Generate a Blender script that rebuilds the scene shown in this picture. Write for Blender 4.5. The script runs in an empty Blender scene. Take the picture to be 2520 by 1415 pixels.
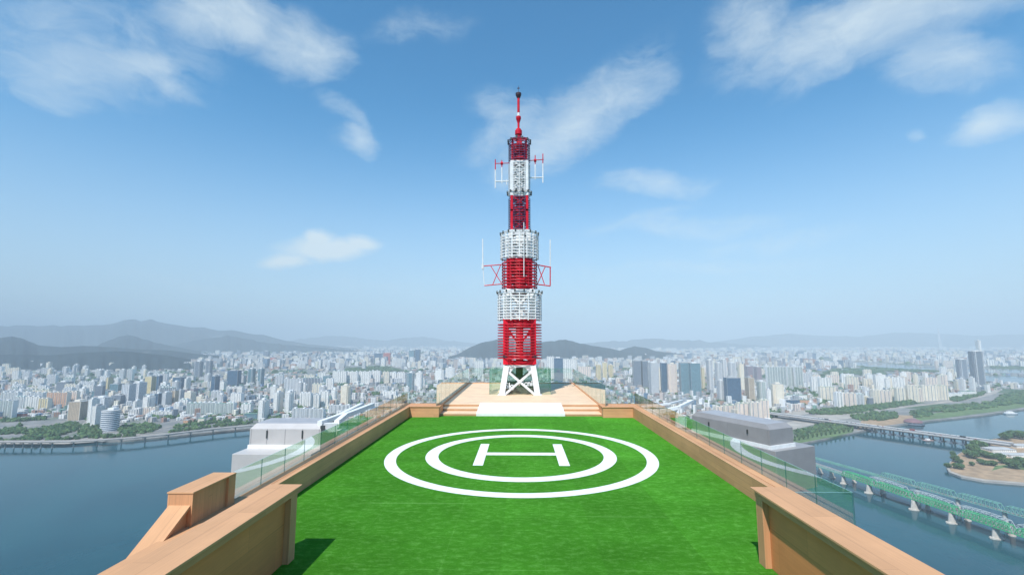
import bpy, bmesh, math, random
import numpy as np
from mathutils import Vector, Matrix
R = math.radians
random.seed(7); rng = np.random.default_rng(11)
sc = bpy.context.scene; col = sc.collection
# ------------------------------------------------------------------ camera
F, CX, CY, HZ, VX = 1141.0, 1260.0, 707.5, 839.2, 1281.0
H = 3.6                                  # camera height above the lawn (m)
G = 250.0                                # height of the lawn above the river
PIT = math.atan((HZ - CY) / F); YAW = math.atan((VX - CX) / F * math.cos(PIT))
CAM = Vector((0, 0, G + H))
cd = bpy.data.cameras.new('camera'); cam = bpy.data.objects.new('camera', cd); col.objects.link(cam)
cam.location = CAM; cam.rotation_euler = (math.pi / 2 + PIT, 0, YAW)
cd.sensor_width = 36; cd.lens = F / 2520 * 36; cd.clip_start = 0.05; cd.clip_end = 200000
sc.camera = cam
# ------------------------------------------------------------------ light
SUN_D = Vector((0.088, 0.215, -0.328)).normalized()      # direction the light travels
sl = bpy.data.lights.new('sun', 'SUN'); sl.energy = 4.0; sl.angle = R(0.53); sl.color = (1, 0.965, 0.92)
so = bpy.data.objects.new('sun', sl); col.objects.link(so); so.rotation_euler = SUN_D.to_track_quat('-Z', 'Y').to_euler()
so.location = (0, -50, 400)
sc.view_settings.view_transform = 'Standard'; sc.view_settings.look = 'None'
sc.view_settings.exposure = 0.45; sc.view_settings.gamma = 1; sc.view_settings.use_curve_mapping = False
sc.cycles.use_denoising = True
sc.cycles.max_bounces = 8; sc.cycles.transparent_max_bounces = 32; sc.cycles.glossy_bounces = 4
sc.cycles.diffuse_bounces = 3; sc.cycles.volume_bounces = 0; sc.cycles.caustics_reflective = False
W = bpy.data.worlds.new('World'); sc.world = W; W.use_nodes = True
nt = W.node_tree; nt.nodes.clear()

class N:
    """tiny node helper"""
    def __init__(s, nt): s.nt = nt
    def new(s, t, **k):
        n = s.nt.nodes.new(t)
        for a, b in k.items(): setattr(n, a, b)
        return n
    def link(s, a, b): s.nt.links.new(a, b)
    def put(s, sock, v):
        if isinstance(v, bpy.types.NodeSocket): s.link(v, sock)
        else: sock.default_value = v
    def math(s, op, a, b=None, c=None, clamp=False):
        n = s.new('ShaderNodeMath', operation=op, use_clamp=clamp)
        for i, v in enumerate((a, b, c)):
            if v is not None: s.put(n.inputs[i], v)
        return n.outputs[0]
    def vmath(s, op, a, b=None, out=0):
        n = s.new('ShaderNodeVectorMath', operation=op)
        s.put(n.inputs[0], a)
        if b is not None: s.put(n.inputs[1], b)
        return n.outputs[out]
    def noise(s, vec, scale, detail=4, rough=0.55, dist=0.0):
        n = s.new('ShaderNodeTexNoise'); n.inputs['Scale'].default_value = scale
        n.inputs['Detail'].default_value = detail; n.inputs['Roughness'].default_value = rough
        n.inputs['Distortion'].default_value = dist
        if vec is not None: s.link(vec, n.inputs['Vector'])
        return n.outputs[0]
    def ramp(s, v, lo, hi, a=0.0, b=1.0, smooth=True):
        n = s.new('ShaderNodeMapRange', interpolation_type='SMOOTHSTEP' if smooth else 'LINEAR')
        s.put(n.inputs[0], v)
        for i, x in enumerate((lo, hi, a, b)): n.inputs[i + 1].default_value = x
        return n.outputs[0]
    def mix(s, f, a, b, mode='MIX'):
        n = s.new('ShaderNodeMix', data_type='RGBA', blend_type=mode)
        s.put(n.inputs[0], f); s.put(n.inputs[6], a); s.put(n.inputs[7], b)
        return n.outputs[2]
    def mapping(s, v, scale=(1, 1, 1), loc=(0, 0, 0), rot=(0, 0, 0)):
        n = s.new('ShaderNodeMapping'); s.link(v, n.inputs[0])
        n.inputs['Scale'].default_value = scale; n.inputs['Location'].default_value = loc; n.inputs['Rotation'].default_value = rot
        return n.outputs[0]
def c4(c): return (c[0], c[1], c[2], 1.0)
def srgb(r, g, b):
    f = lambda u: (u / 255 / 12.92) if u / 255 <= 0.04045 else ((u / 255 + 0.055) / 1.055) ** 2.4
    return (f(r), f(g), f(b), 1.0)

# ------------------------------------------------------------------ pixel <-> world (measuring the photograph)
_R = Vector((math.cos(YAW), math.sin(YAW), 0)); _FH = Vector((-math.sin(YAW), math.cos(YAW), 0))
_FW = _FH * math.cos(PIT) + Vector((0, 0, math.sin(PIT))); _U = -_FH * math.sin(PIT) + Vector((0, 0, math.cos(PIT)))
def ray(px, py): return _FW + _R * ((px - CX) / F) + _U * ((CY - py) / F)
def at(px, py, z):
    d = ray(px, py); return CAM + d * ((z - CAM.z) / d.z)
def onY(px, py, Y):
    d = ray(px, py); return CAM + d * (Y / d.y)
def topix(p):
    v = Vector(p) - CAM; d = v.dot(_FW); return CX + F * v.dot(_R) / d, CY - F * v.dot(_U) / d

# ------------------------------------------------------------------ sky with clouds
n = N(nt)
sky = n.new('ShaderNodeTexSky', sky_type='NISHITA'); sky.sun_disc = False
el = math.asin(-SUN_D.z); az = math.atan2(-SUN_D.x, -SUN_D.y)
sky.sun_elevation = el; sky.sun_rotation = az
sky.altitude = 200; sky.air_density = 1.0; sky.dust_density = 0.6; sky.ozone_density = 1.6
tc = n.new('ShaderNodeTexCoord'); gen = n.vmath('NORMALIZE', tc.outputs['Generated'])
sx = n.new('ShaderNodeSeparateXYZ'); n.link(gen, sx.inputs[0])
azi = n.math('ARCTAN2', sx.outputs[0], sx.outputs[1]); ele = n.math('ARCSINE', sx.outputs[2])
cmb = n.new('ShaderNodeCombineXYZ'); n.link(azi, cmb.inputs[0]); n.link(ele, cmb.inputs[1]); ae = cmb.outputs[0]
warp = n.new('ShaderNodeTexNoise'); warp.inputs['Scale'].default_value = 5; warp.inputs['Detail'].default_value = 9
n.link(ae, warp.inputs['Vector'])
wv = n.vmath('MULTIPLY', n.vmath('SUBTRACT', warp.outputs['Color'], (0.5, 0.5, 0.5)), (0.15, 0.085, 0))
aew = n.vmath('ADD', ae, wv)
def aedir(px, py):
    d = ray(px, py).normalized(); return math.atan2(d.x, d.y), math.asin(d.z)
# (px, py, half-width px, half-height px, tilt deg, strength) of each cloud
CL = [(230, 110, 400, 150, 12, .34), (1250, 330, 130, 60, 30, .5), (200, 170, 330, 75, 22, .5), (345, 150, 130, 45, 20, .75), (400, 195, 110, 34, -8, .5), (560, 45, 210, 70, 8, .8),
      (740, 105, 135, 85, 0, .72), (120, 230, 120, 60, 25, .45), (2130, 60, 440, 105, 3, .85), (1850, 90, 130, 110, -40, .6),
      (2060, 165, 190, 50, 15, .5), (2330, 150, 180, 75, -20, .6), (2450, 300, 150, 50, 12, .85), (1410, 300, 250, 85, 28, .75),
      (1560, 235, 110, 48, 20, .6), (1240, 300, 90, 70, -25, .4), (1610, 450, 170, 38, -7, .55), (1700, 560, 260, 36, -5, .34),
      (1560, 545, 180, 22, 12, .26), (800, 612, 125, 26, 6, 1.6), (690, 638, 70, 17, 5, 1.4), (780, 592, 50, 20, 10, 1.5), (890, 598, 50, 19, 0, 1.5), (880, 345, 65, 38, -25, .55),
      (845, 275, 90, 30, -30, .32), (1030, 60, 130, 45, 12, .26), (2250, 345, 34, 24, 0, .4), (1900, 600, 260, 30, 3, .26),
      (1700, 660, 400, 30, 0, .2), (440, 690, 190, 20, 0, .14), (1000, 700, 500, 40, 0, .12)]
tot = None
for (px, py, a, b, tl, s) in CL:
    u, v = aedir(px, py)
    ur, vr = aedir(px + 40, py); ut, vt = aedir(px, py - 40)
    kx = abs(ur - u) / 40; ky = abs(vt - v) / 40
    m = n.mapping(aew, loc=(-u, -v, 0)); m = n.mapping(m, rot=(0, 0, -R(tl)))
    m = n.mapping(m, scale=(1 / (a * kx * 1.45), 1 / (b * ky * 1.5), 0))
    L = n.vmath('LENGTH', m, out=1)
    w = n.math('MULTIPLY', n.ramp(L, 1.0, 0.0), s)
    tot = w if tot is None else n.math('MAXIMUM', tot, w)
det = n.noise(n.mapping(aew, scale=(1, 1.7, 1)), 12, 12, 0.68, 0.4)
wisp = n.noise(n.mapping(aew, scale=(0.8, 3.2, 1), rot=(0, 0, R(-18))), 14, 7, 0.6, 0.9)
dn = n.math('ADD', n.math('MULTIPLY', det, 0.68), n.math('MULTIPLY', wisp, 0.32))
dens = n.math('MULTIPLY', n.ramp(n.math('ADD', n.math('MULTIPLY', tot, 1.2), n.math('MULTIPLY', n.math('SUBTRACT', dn, 0.5), 1.7)), 0.0, 1.30, smooth=False), n.ramp(tot, 0.0, 0.22))
dens = n.math('MULTIPLY', dens, 0.86)
skc = n.mix(1.0, sky.outputs[0], (0.51, 1.25, 1.48, 1), 'MULTIPLY')
# thin milky air low in the sky
low = n.ramp(ele, -0.02, 0.55, 1, 0)
lowf = n.math('MULTIPLY', n.math('POWER', low, 1.6), 0.85)
skc = n.mix(lowf, skc, (4.7, 5.55, 6.5, 1))
skc = n.mix(dens, skc, (6.0, 6.9, 7.3, 1))
bg = n.new('ShaderNodeBackground'); n.link(skc, bg.inputs[0]); bg.inputs[1].default_value = 0.1
wo = n.new('ShaderNodeOutputWorld'); n.link(bg.outputs[0], wo.inputs[0])

# ------------------------------------------------------------------ materials
MATS = {}
def mat(name):
    m = bpy.data.materials.new(name); m.use_nodes = True; m.node_tree.nodes.clear(); MATS[name] = m
    k = N(m.node_tree); out = k.new('ShaderNodeOutputMaterial')
    return m, k, out
def princ(k, out, color, rough=0.6, metal=0.0, spec=0.5, normal=None):
    p = k.new('ShaderNodeBsdfPrincipled'); k.put(p.inputs['Base Color'], color if isinstance(color, bpy.types.NodeSocket) else c4(color))
    k.put(p.inputs['Roughness'], rough); p.inputs['Metallic'].default_value = metal; p.inputs['Specular IOR Level'].default_value = spec
    if normal is not None: k.link(normal, p.inputs['Normal'])
    k.link(p.outputs[0], out.inputs[0]); return p
def bump(k, h, strength, dist):
    b = k.new('ShaderNodeBump'); k.link(h, b.inputs['Height']); b.inputs['Strength'].default_value = strength
    b.inputs['Distance'].default_value = dist; return b.outputs[0]
def paint(name, c, rough=0.45, metal=0.0, var=0.12, scale=3.0, spec=0.5):
    m, k, out = mat(name); t = k.new('ShaderNodeTexCoord')
    v = k.noise(t.outputs['Object'], scale, 6, 0.65)
    f = k.ramp(v, 0.3, 0.75, 1 - var, 1 + var * 0.4)
    cc = k.mix(1.0, c4(c), f, 'MULTIPLY')
    princ(k, out, cc, rough, metal, spec); return m
def plank(name, base, axis, width, length, rot=None):
    """boards running along `axis`; width direction taken from the other two axes"""
    m, k, out = mat(name); t = k.new('ShaderNodeTexCoord'); s = k.new('ShaderNodeSeparateXYZ'); k.link(t.outputs['Object'], s.inputs[0])
    g = k.new('ShaderNodeNewGeometry'); ns = k.new('ShaderNodeSeparateXYZ'); k.link(g.outputs['Normal'], ns.inputs[0])
    ax = {'X': 0, 'Y': 1, 'Z': 2}[axis]; L = s.outputs[ax]
    others = [i for i in range(3) if i != ax]
    a, b = others
    # across = a where the normal points along b, otherwise b
    nb = k.math('GREATER_THAN', k.math('ABSOLUTE', ns.outputs[b]), k.math('ABSOLUTE', ns.outputs[a]))
    acr = k.math('ADD', k.math('MULTIPLY', s.outputs[a], nb), k.math('MULTIPLY', s.outputs[b], k.math('SUBTRACT', 1.0, nb)))
    cw = k.math('DIVIDE', acr, width); idx = k.math('FLOOR', cw); fr = k.math('SUBTRACT', cw, idx)
    wn = k.new('ShaderNodeTexWhiteNoise', noise_dimensions='1D'); k.link(idx, wn.inputs['W'])
    cl = k.math('ADD', k.math('DIVIDE', L, length), wn.outputs[0]); il = k.math('FLOOR', cl); fl = k.math('SUBTRACT', cl, il)
    wn2 = k.new('ShaderNodeTexWhiteNoise', noise_dimensions='2D'); cv = k.new('ShaderNodeCombineXYZ')
    k.link(idx, cv.inputs[0]); k.link(il, cv.inputs[1]); k.link(cv.outputs[0], wn2.inputs['Vector'])
    gv = k.new('ShaderNodeCombineXYZ'); k.link(k.math('MULTIPLY', L, 1.3), gv.inputs[0])
    k.link(k.math('MULTIPLY', acr, 42), gv.inputs[1]); k.link(k.math('MULTIPLY', wn2.outputs[0], 31), gv.inputs[2])
    gr = k.noise(gv.outputs[0], 1.0, 5, 0.6, 0.4)
    bl = k.noise(t.outputs['Object'], 1.1, 4, 0.6)
    f = k.math('MULTIPLY', k.ramp(gr, 0.25, 0.75, 0.93, 1.05), k.math('ADD', 0.92, k.math('MULTIPLY', wn2.outputs[0], 0.14)))
    f = k.math('MULTIPLY', f, k.ramp(bl, 0.3, 0.7, 0.93, 1.05))
    seam = k.math('MINIMUM', k.ramp(fr, 0.0, 0.022 / width * 0.3 + 0.02, 0.72, 1, False), k.ramp(fl, 0.0, 0.006 / length + 0.002, 0.72, 1, False))
    cc = k.mix(1.0, c4(base), k.math('MULTIPLY', f, seam), 'MULTIPLY')
    princ(k, out, cc, 0.62, 0, 0.3, bump(k, k.math('MULTIPLY', gr, seam), 0.25, 0.004)); return m
WD = (0.62, 0.31, 0.155)
wood_y = plank('wood_planks_long', WD, 'Y', 0.145, 3.2)
wood_x = plank('wood_planks_cross', WD, 'X', 0.145, 3.0)
wood_z = plank('wood_planks_upright', WD, 'Z', 0.11, 4.0)
wood_top = plank('wood_cap', (0.59, 0.320, 0.165), 'Y', 0.6, 2.6)
wood_panel = plank('wood_panel', (0.66, 0.25, 0.095), 'Y', 0.62, 1.35)
deck_m = plank('deck_boards', (0.80, 0.57, 0.375), 'X', 0.15, 2.4)
white_m = paint('white_paint', (0.80, 0.80, 0.79), 0.4, var=0.10)
mast_white = paint('mast_white', (0.80, 0.79, 0.78), 0.35, var=0.18, scale=1.6)
mast_red = paint('mast_red', (0.70, 0.008, 0.028), 0.45, var=0.30, scale=1.8, spec=.25)
mast_dark = paint('mast_dark', (0.05, 0.02, 0.03), 0.5)
cage_red = paint('cage_red', (0.62, 0.015, 0.035), 0.4, var=0.3, scale=4)
cage_dark = paint('cage_dark_rings', (0.13, 0.05, 0.13), 0.4, var=0.3, scale=4)
marking_m = paint('marking_white', (0.82, 0.83, 0.81), 0.7, var=0.16, scale=6)
steel = paint('grey_panel', (0.29, 0.28, 0.28), 0.4, 0.0, var=0.10, scale=1.2)
pale_panel = paint('pale_panel', (0.50, 0.47, 0.45), 0.4, 0.0, var=0.08, scale=1.0)
roofgrey = paint('unit_roof', (0.36, 0.36, 0.375), 0.5, var=0.12, scale=1.5)
ramp_m = paint('ramp_sheet', (0.84, 0.80, 0.78), 0.6, var=0.12, scale=2.0)
dark_m = paint('dark_metal', (0.05, 0.06, 0.06), 0.5)
conc = paint('concrete', (0.42, 0.41, 0.39), 0.85, var=0.25, scale=0.2)
letter_m = paint('sign_white', (0.85, 0.85, 0.85), 0.5, var=0.02)
def glass_mat(name, tint, k_ref):
    m, k, out = mat(name); ge = k.new('ShaderNodeNewGeometry'); cs = k.math('ABSOLUTE', k.vmath('DOT_PRODUCT', ge.outputs['Normal'], ge.outputs['Incoming'], out=1)); fr = k.math('ADD', 0.045, k.math('MULTIPLY', 0.955, k.math('POWER', k.math('SUBTRACT', 1.0, cs), 4.0)))
    tr = k.new('ShaderNodeBsdfTransparent'); tr.inputs[0].default_value = c4(tint)
    gl = k.new('ShaderNodeBsdfGlossy'); gl.inputs['Roughness'].default_value = 0.0; gl.inputs[0].default_value = (0.95, 1, 0.98, 1)
    mx = k.new('ShaderNodeMixShader'); k.link(k.math('MULTIPLY', fr, k_ref, clamp=True), mx.inputs[0])
    k.link(tr.outputs[0], mx.inputs[1]); k.link(gl.outputs[0], mx.inputs[2]); k.link(mx.outputs[0], out.inputs[0]); return m
glass_m = glass_mat('clear_glass', (0.920, 0.958, 0.946), 1.4)
glass_edge = paint('glass_edge', (0.07, 0.22, 0.19), 0.15)
glass_rim = paint('glass_top_rim', (0.35, 0.60, 0.56), 0.12)
# lawn
m, k, out = mat('artificial_grass'); lawn_m = m
t = k.new('ShaderNodeTexCoord'); o = t.outputs['Object']; s = k.new('ShaderNodeSeparateXYZ'); k.link(o, s.inputs[0])
roll = k.math('FLOOR', k.math('DIVIDE', k.math('ADD', s.outputs[0], 0.33), 1.68))
wn = k.new('ShaderNodeTexWhiteNoise', noise_dimensions='1D'); k.link(roll, wn.inputs['W'])
rf = k.math('ADD', 0.90, k.math('MULTIPLY', wn.outputs[0], 0.20))
big = k.noise(k.mapping(o, scale=(0.6, 1.0, 1)), 0.8, 5, 0.6)
strk = k.noise(k.mapping(o, scale=(1.0, 1.7, 1)), 5.0, 9, 0.78, 0.2)
fib = k.noise(k.mapping(o, scale=(1.0, 1.7, 1)), 38, 4, 0.75)
fin = k.noise(o, 150, 3, 0.8)
lines = k.noise(k.mapping(o, scale=(0.12, 5.5, 1), loc=(3, 0, 0)), 1.0, 3, 0.5)
f = k.math('MULTIPLY', k.ramp(big, 0.3, 0.7, 0.86, 1.12), k.ramp(strk, 0.28, 0.72, 0.88, 1.13))
f = k.math('MULTIPLY', f, k.ramp(fib, 0.25, 0.75, 0.70, 1.30)); f = k.math('MULTIPLY', f, k.ramp(fin, 0.25, 0.75, 0.70, 1.30)); f = k.math('MULTIPLY', f, rf)
worn = k.math('MULTIPLY', k.ramp(strk, 0.46, 0.74), 0.55)
worn = k.math('ADD', worn, k.math('MULTIPLY', k.ramp(lines, 0.665, 0.72), 0.40))
fx = k.math('FRACT', k.math('DIVIDE', k.math('ADD', s.outputs[0], 100.41), 1.68)); fy = k.math('FRACT', k.math('DIVIDE', k.math('ADD', s.outputs[1], 92.2), 4.0))
seam_ = k.math('MAXIMUM', k.ramp(fx, 0.0, 0.012, 0.5, 0), k.ramp(fy, 0.0, 0.006, 1, 0)); worn = k.math('ADD', worn, k.math('MULTIPLY', seam_, k.ramp(big, 0.35, 0.6, 0.05, 0.45)))
cc = k.mix(worn, (0.066, 0.275, 0.020, 1), (0.21, 0.47, 0.11, 1))
cc = k.mix(1.0, cc, f, 'MULTIPLY')
princ(k, out, cc, 1.0, 0, 0.03, bump(k, k.math('ADD', fib, fin), 0.9, 0.025))
# ------------------------------------------------------------------ mesh builder
class MB:
    def __init__(s): s.v = []; s.f = []; s.m = []; s.c = []
    def poly(s, pts, mi=0, c=None):
        b = len(s.v); s.v += [tuple(p) for p in pts]; s.f.append(tuple(range(b, b + len(pts)))); s.m.append(mi); s.c.append(c)
    def quads(s, V, Fs, mi=0, c=None):
        b = len(s.v); s.v += [tuple(p) for p in V]
        for f in Fs: s.f.append(tuple(b + i for i in f)); s.m.append(mi); s.c.append(c)
    def box(s, x0, x1, y0, y1, z0, z1, mi=0, c=None, M=None):
        V = [(x0, y0, z0), (x1, y0, z0), (x1, y1, z0), (x0, y1, z0), (x0, y0, z1), (x1, y0, z1), (x1, y1, z1), (x0, y1, z1)]
        if M is not None: V = [M @ Vector(p) for p in V]
        s.quads(V, [(0, 3, 2, 1), (4, 5, 6, 7), (0, 1, 5, 4), (1, 2, 6, 5), (2, 3, 7, 6), (3, 0, 4, 7)], mi, c)
    def prism(s, poly, z0, z1, mi=0, mtop=None, c=None):
        n_ = len(poly); V = [(p[0], p[1], z0) for p in poly] + [(p[0], p[1], z1) for p in poly]
        s.quads(V, [(i, (i + 1) % n_, n_ + (i + 1) % n_, n_ + i) for i in range(n_)], mi, c)
        s.quads(V, [tuple(range(n_, 2 * n_)), tuple(reversed(range(n_)))], mi if mtop is None else mtop, c)
    def bar(s, a, b, w, d=None, mi=0, c=None, up=None):
        a = Vector(a); b = Vector(b); ax = (b - a); L = ax.length
        if L < 1e-6: return
        ax /= L; u = Vector(up) if up else (Vector((0, 0, 1)) if abs(ax.z) < 0.9 else Vector((0, 1, 0)))
        p = ax.cross(u).normalized(); q = p.cross(ax).normalized(); d = d or w
        V = [P + p * (sx * w / 2) + q * (sy * d / 2) for P in (a, b) for sx, sy in ((-1, -1), (1, -1), (1, 1), (-1, 1))]
        s.quads(V, [(3, 2, 1, 0), (4, 5, 6, 7), (0, 1, 5, 4), (1, 2, 6, 5), (2, 3, 7, 6), (3, 0, 4, 7)], mi, c)
    def tube(s, pts, r, seg=8, mi=0, c=None, cap=True):
        pts = [Vector(p) for p in pts]; rs = r if isinstance(r, (list, tuple)) else [r] * len(pts); b = len(s.v); prev = None
        for i, p in enumerate(pts):
            d = (pts[min(i + 1, len(pts) - 1)] - pts[max(i - 1, 0)]).normalized()
            u = Vector((0, 0, 1)) if abs(d.z) < 0.9 else Vector((1, 0, 0))
            if prev is not None: u = prev
            a = d.cross(u); a = a.normalized() if a.length > 1e-6 else d.orthogonal().normalized(); q = a.cross(d).normalized(); prev = q
            for j in range(seg):
                th = 2 * math.pi * j / seg; s.v.append(tuple(p + a * (math.cos(th) * rs[i]) + q * (math.sin(th) * rs[i])))
        for i in range(len(pts) - 1):
            for j in range(seg):
                s.f.append((b + i * seg + j, b + i * seg + (j + 1) % seg, b + (i + 1) * seg + (j + 1) % seg, b + (i + 1) * seg + j)); s.m.append(mi); s.c.append(c)
        if cap:
            s.f.append(tuple(b + j for j in reversed(range(seg)))); s.f.append(tuple(b + (len(pts) - 1) * seg + j for j in range(seg))); s.m += [mi, mi]; s.c += [c, c]
    def ring(s, cx, cy, cz, rad, r, nseg=24, seg=5, mi=0, c=None, a0=0.0, a1=2 * math.pi):
        full = abs(a1 - a0 - 2 * math.pi) < 1e-6; k_ = nseg if full else nseg + 1; b = len(s.v)
        for i in range(k_):
            th = a0 + (a1 - a0) * i / nseg
            for j in range(seg):
                ph = 2 * math.pi * j / seg; rr = rad + r * math.cos(ph); s.v.append((cx + rr * math.cos(th), cy + rr * math.sin(th), cz + r * math.sin(ph)))
        for i in range(nseg):
            i2 = (i + 1) % k_
            for j in range(seg):
                s.f.append((b + i * seg + j, b + i2 * seg + j, b + i2 * seg + (j + 1) % seg, b + i * seg + (j + 1) % seg)); s.m.append(mi); s.c.append(c)
    def lathe(s, prof, cx, cy, seg=16, mi=0, c=None):
        b = len(s.v)
        for (r, z) in prof:
            for j in range(seg): th = 2 * math.pi * j / seg; s.v.append((cx + r * math.cos(th), cy + r * math.sin(th), z))
        for i in range(len(prof) - 1):
            for j in range(seg):
                s.f.append((b + i * seg + j, b + i * seg + (j + 1) % seg, b + (i + 1) * seg + (j + 1) % seg, b + (i + 1) * seg + j)); s.m.append(mi); s.c.append(c)
        s.f.append(tuple(b + j for j in reversed(range(seg)))); s.f.append(tuple(b + (len(prof) - 1) * seg + j for j in range(seg))); s.m += [mi, mi]; s.c += [c, c]
    def build(s, name, mats, parent=None, local=False, smooth=False):
        me = bpy.data.meshes.new(name)
        if parent is not None and not local:
            L = parent.location if parent.parent is None else parent.location + parent.parent.location
            V = [(v[0] - L.x, v[1] - L.y, v[2] - L.z) for v in s.v]
        else: V = s.v
        me.from_pydata(V, [], s.f)
        if not isinstance(mats, (list, tuple)): mats = [mats]
        for m_ in mats: me.materials.append(m_)
        if len(mats) > 1: me.polygons.foreach_set('material_index', s.m)
        if any(c is not None for c in s.c):
            ca = me.color_attributes.new('Col', 'FLOAT_COLOR', 'CORNER'); arr = []
            for f, c in zip(s.f, s.c): arr += list(c4(c or (1, 1, 1))) * len(f)
            ca.data.foreach_set('color', arr)
        if smooth: me.polygons.foreach_set('use_smooth', [True] * len(s.f))
        me.update(); ob = bpy.data.objects.new(name, me); col.objects.link(ob)
        if parent is not None: ob.parent = parent
        return ob
def tag(o, label=None, cat=None, group=None, kind=None):
    if label: o['label'] = label
    if cat: o['category'] = cat
    if group: o['group'] = group
    if kind: o['kind'] = kind
    return o
def thing(name, label, cat, loc, rz=0, group=None):
    o = bpy.data.objects.new(name, None); col.objects.link(o); o.empty_display_size = 0.2
    o.location = loc; o.rotation_euler = (0, 0, rz); return tag(o, label, cat, group)
def bevel(ob, w, seg=2):
    b = ob.modifiers.new('bevel', 'BEVEL'); b.width = w; b.segments = seg; b.limit_method = 'ANGLE'; return ob
def h(*a): return [x * H for x in a]
def Z(d): return CAM.z - d * H            # height of something d camera-heights below the lens

# ================================================================== ROOF TERRACE
YE = at(1280, 1027, G).y                             # where the side parapets turn in
b = MB(); b.poly([(-1.475 * H, -2.4 * H, G), (1.475 * H, -2.4 * H, G), (1.475 * H, 6.42 * H, G), (-1.475 * H, 6.42 * H, G)])
lawn = tag(b.build('lawn', lawn_m), kind='structure')
# helipad marking: two rings and the letter
HY = 4.292 * H; hp = thing('helipad_marking', 'white helipad marking of two rings around a letter H on the green lawn', 'helipad marking', (0, HY, G))
def flat_ring(ro, ri, y, z):
    b = MB(); nseg = 160
    V = [(r * math.cos(2 * math.pi * i / nseg), y + r * math.sin(2 * math.pi * i / nseg), z) for r in (ri, ro) for i in range(nseg)]
    b.quads(V, [(i, nseg + i, nseg + (i + 1) % nseg, (i + 1) % nseg) for i in range(nseg)]); return b
flat_ring(1.180 * H, 1.084 * H, HY, G + 0.004).build('outer_ring', marking_m, hp)
HYI = HY
flat_ring(0.839 * H, 0.728 * H, HYI, G + 0.004).build('inner_ring', marking_m, hp)
p = [at(1183, 1092, G), at(1164, 1145, G), at(1190, 1145, G), at(1117 + 86, 1092, G)]
q = [at(1359, 1092, G), at(1377, 1145, G), at(1402.5, 1145, G), at(1381.5, 1092, G)]
y0, y1 = p[1].y, p[0].y; c0, c1 = at(1280, 1120, G).y, at(1280, 1113.5, G).y
xl0, xl1 = (p[0].x + p[1].x) / 2, (p[2].x + p[3].x) / 2; xr0, xr1 = (q[0].x + q[1].x) / 2, (q[2].x + q[3].x) / 2
z = G + 0.004
b = MB(); V = [(xl0, y0), (xl1, y0), (xl1, c0), (xr0, c0), (xr0, y0), (xr1, y0), (xr1, y1), (xr0, y1), (xr0, c1), (xl1, c1), (xl1, y1), (xl0, y1)]
b.poly([(x, y, z) for x, y in V]); b.build('letter_h', marking_m, hp)

# low parapets round the lawn
def parapet(sd, label):
    t = thing('parapet_wall', label, 'parapet wall', (sd * 1.5 * H, 3 * H, G), group='wood clad parapets beside the lawn')
    X = lambda v: sd * v * H
    def bx(b, a0, a1, y0, y1, z0, z1): b.box(min(X(a0), X(a1)), max(X(a0), X(a1)), y0, y1, z0, z1)
    zt = G + 0.136 * H
    b = MB(); bx(b, 1.475, 1.58, -2.4 * H, YE, G - 1.4 * H, zt - 0.02); b.build('wall', wood_y, t)
    b = MB(); bx(b, 1.4742, 1.512, -2.4 * H, YE, zt - 0.018, zt + 0.008); bevel(b.build('coping', wood_top, t), 0.004)
    b = MB(); bx(b, 1.522, 1.583, -2.4 * H, YE, zt - 0.018, zt - 0.004); b.build('ledge', wood_top, t)
    # the return towards the steps
    b = MB(); bx(b, 1.085, 1.60, YE + 0.002, YE + 0.33 * H, G - 0.3 * H, zt - 0.02); b.build('return_wall', wood_x, t)
    b = MB(); bx(b, 1.075, 1.60, YE - 0.03, YE + 0.34 * H, zt - 0.018, zt + 0.006); b.build('return_coping', wood_x, t)
    return t
parapet(-1, 'low wood clad parapet wall along the left side of the lawn, its lawn side in shade')
parapet(1, 'low wood clad parapet wall along the right side of the lawn, its lawn side lit')

def pane(b, p0, p1, z0, z1, th=0.010):
    """upright glass pane from p0 to p1 (xy); mat 0 glass, 1 edge, 2 top rim"""
    p0 = Vector((p0[0], p0[1], 0)); p1 = Vector((p1[0], p1[1], 0)); d = (p1 - p0).normalized(); nrm = Vector((-d.y, d.x, 0)) * th / 2
    V = [p0 - nrm, p1 - nrm, p1 + nrm, p0 + nrm]; V = [(v.x, v.y, z0) for v in V] + [(v.x, v.y, z1) for v in V]
    b.quads(V, [(0, 1, 5, 4), (2, 3, 7, 6)], 0); b.quads(V, [(1, 2, 6, 5), (3, 0, 4, 7)], 1); b.quads(V, [(4, 5, 6, 7)], 2)
GM = [glass_m, glass_edge, glass_rim]
def glass_run(t, pts, z0, z1, step):
    for (a, c) in zip(pts[:-1], pts[1:]):
        a = Vector(a); c = Vector(c); L = (c - a).length; k_ = max(1, round(L / step))
        for i in range(k_):
            s0 = a + (c - a) * ((i + 0.006 * (i > 0)) / k_); s1 = a + (c - a) * ((i + 1 - 0.006) / k_)
            b = MB(); pane(b, s0, s1, z0, z1); b.build('glass_panel', GM, t)
zt = G + 0.136 * H; zg = Z(0.712)
for sd, y0, lb in ((-1, 2.615, 'low glass railing on the left parapet beside the lawn'), (1, 2.330, 'low glass railing on the right parapet, ending in a dark free edge')):
    t = thing('glass_railing', lb, 'glass railing', (sd * 1.57 * H, 4 * H, zt), group='low glass railings beside the lawn')
    X = sd * 1.575 * H
    ys = [y0 + 0.2815 * i for i in range(40) if y0 + 0.2815 * i < 6.48] + [6.55]
    for i in range(len(ys) - 1):
        b = MB(); pane(b, (X, ys[i] * H + 0.012), (X, ys[i + 1] * H), zt - 0.004, zg); b.build('glass_panel', GM, t)
    glass_run(t, [(X, 6.57 * H), (sd * 1.12 * H, 6.57 * H)], zt - 0.004, zg, 1.0)
    if sd > 0: glass_run(t, [(1.262 * H, 2.325 * H), (X + .006, 2.325 * H)], zt - 0.3, zg, 3.0)
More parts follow.
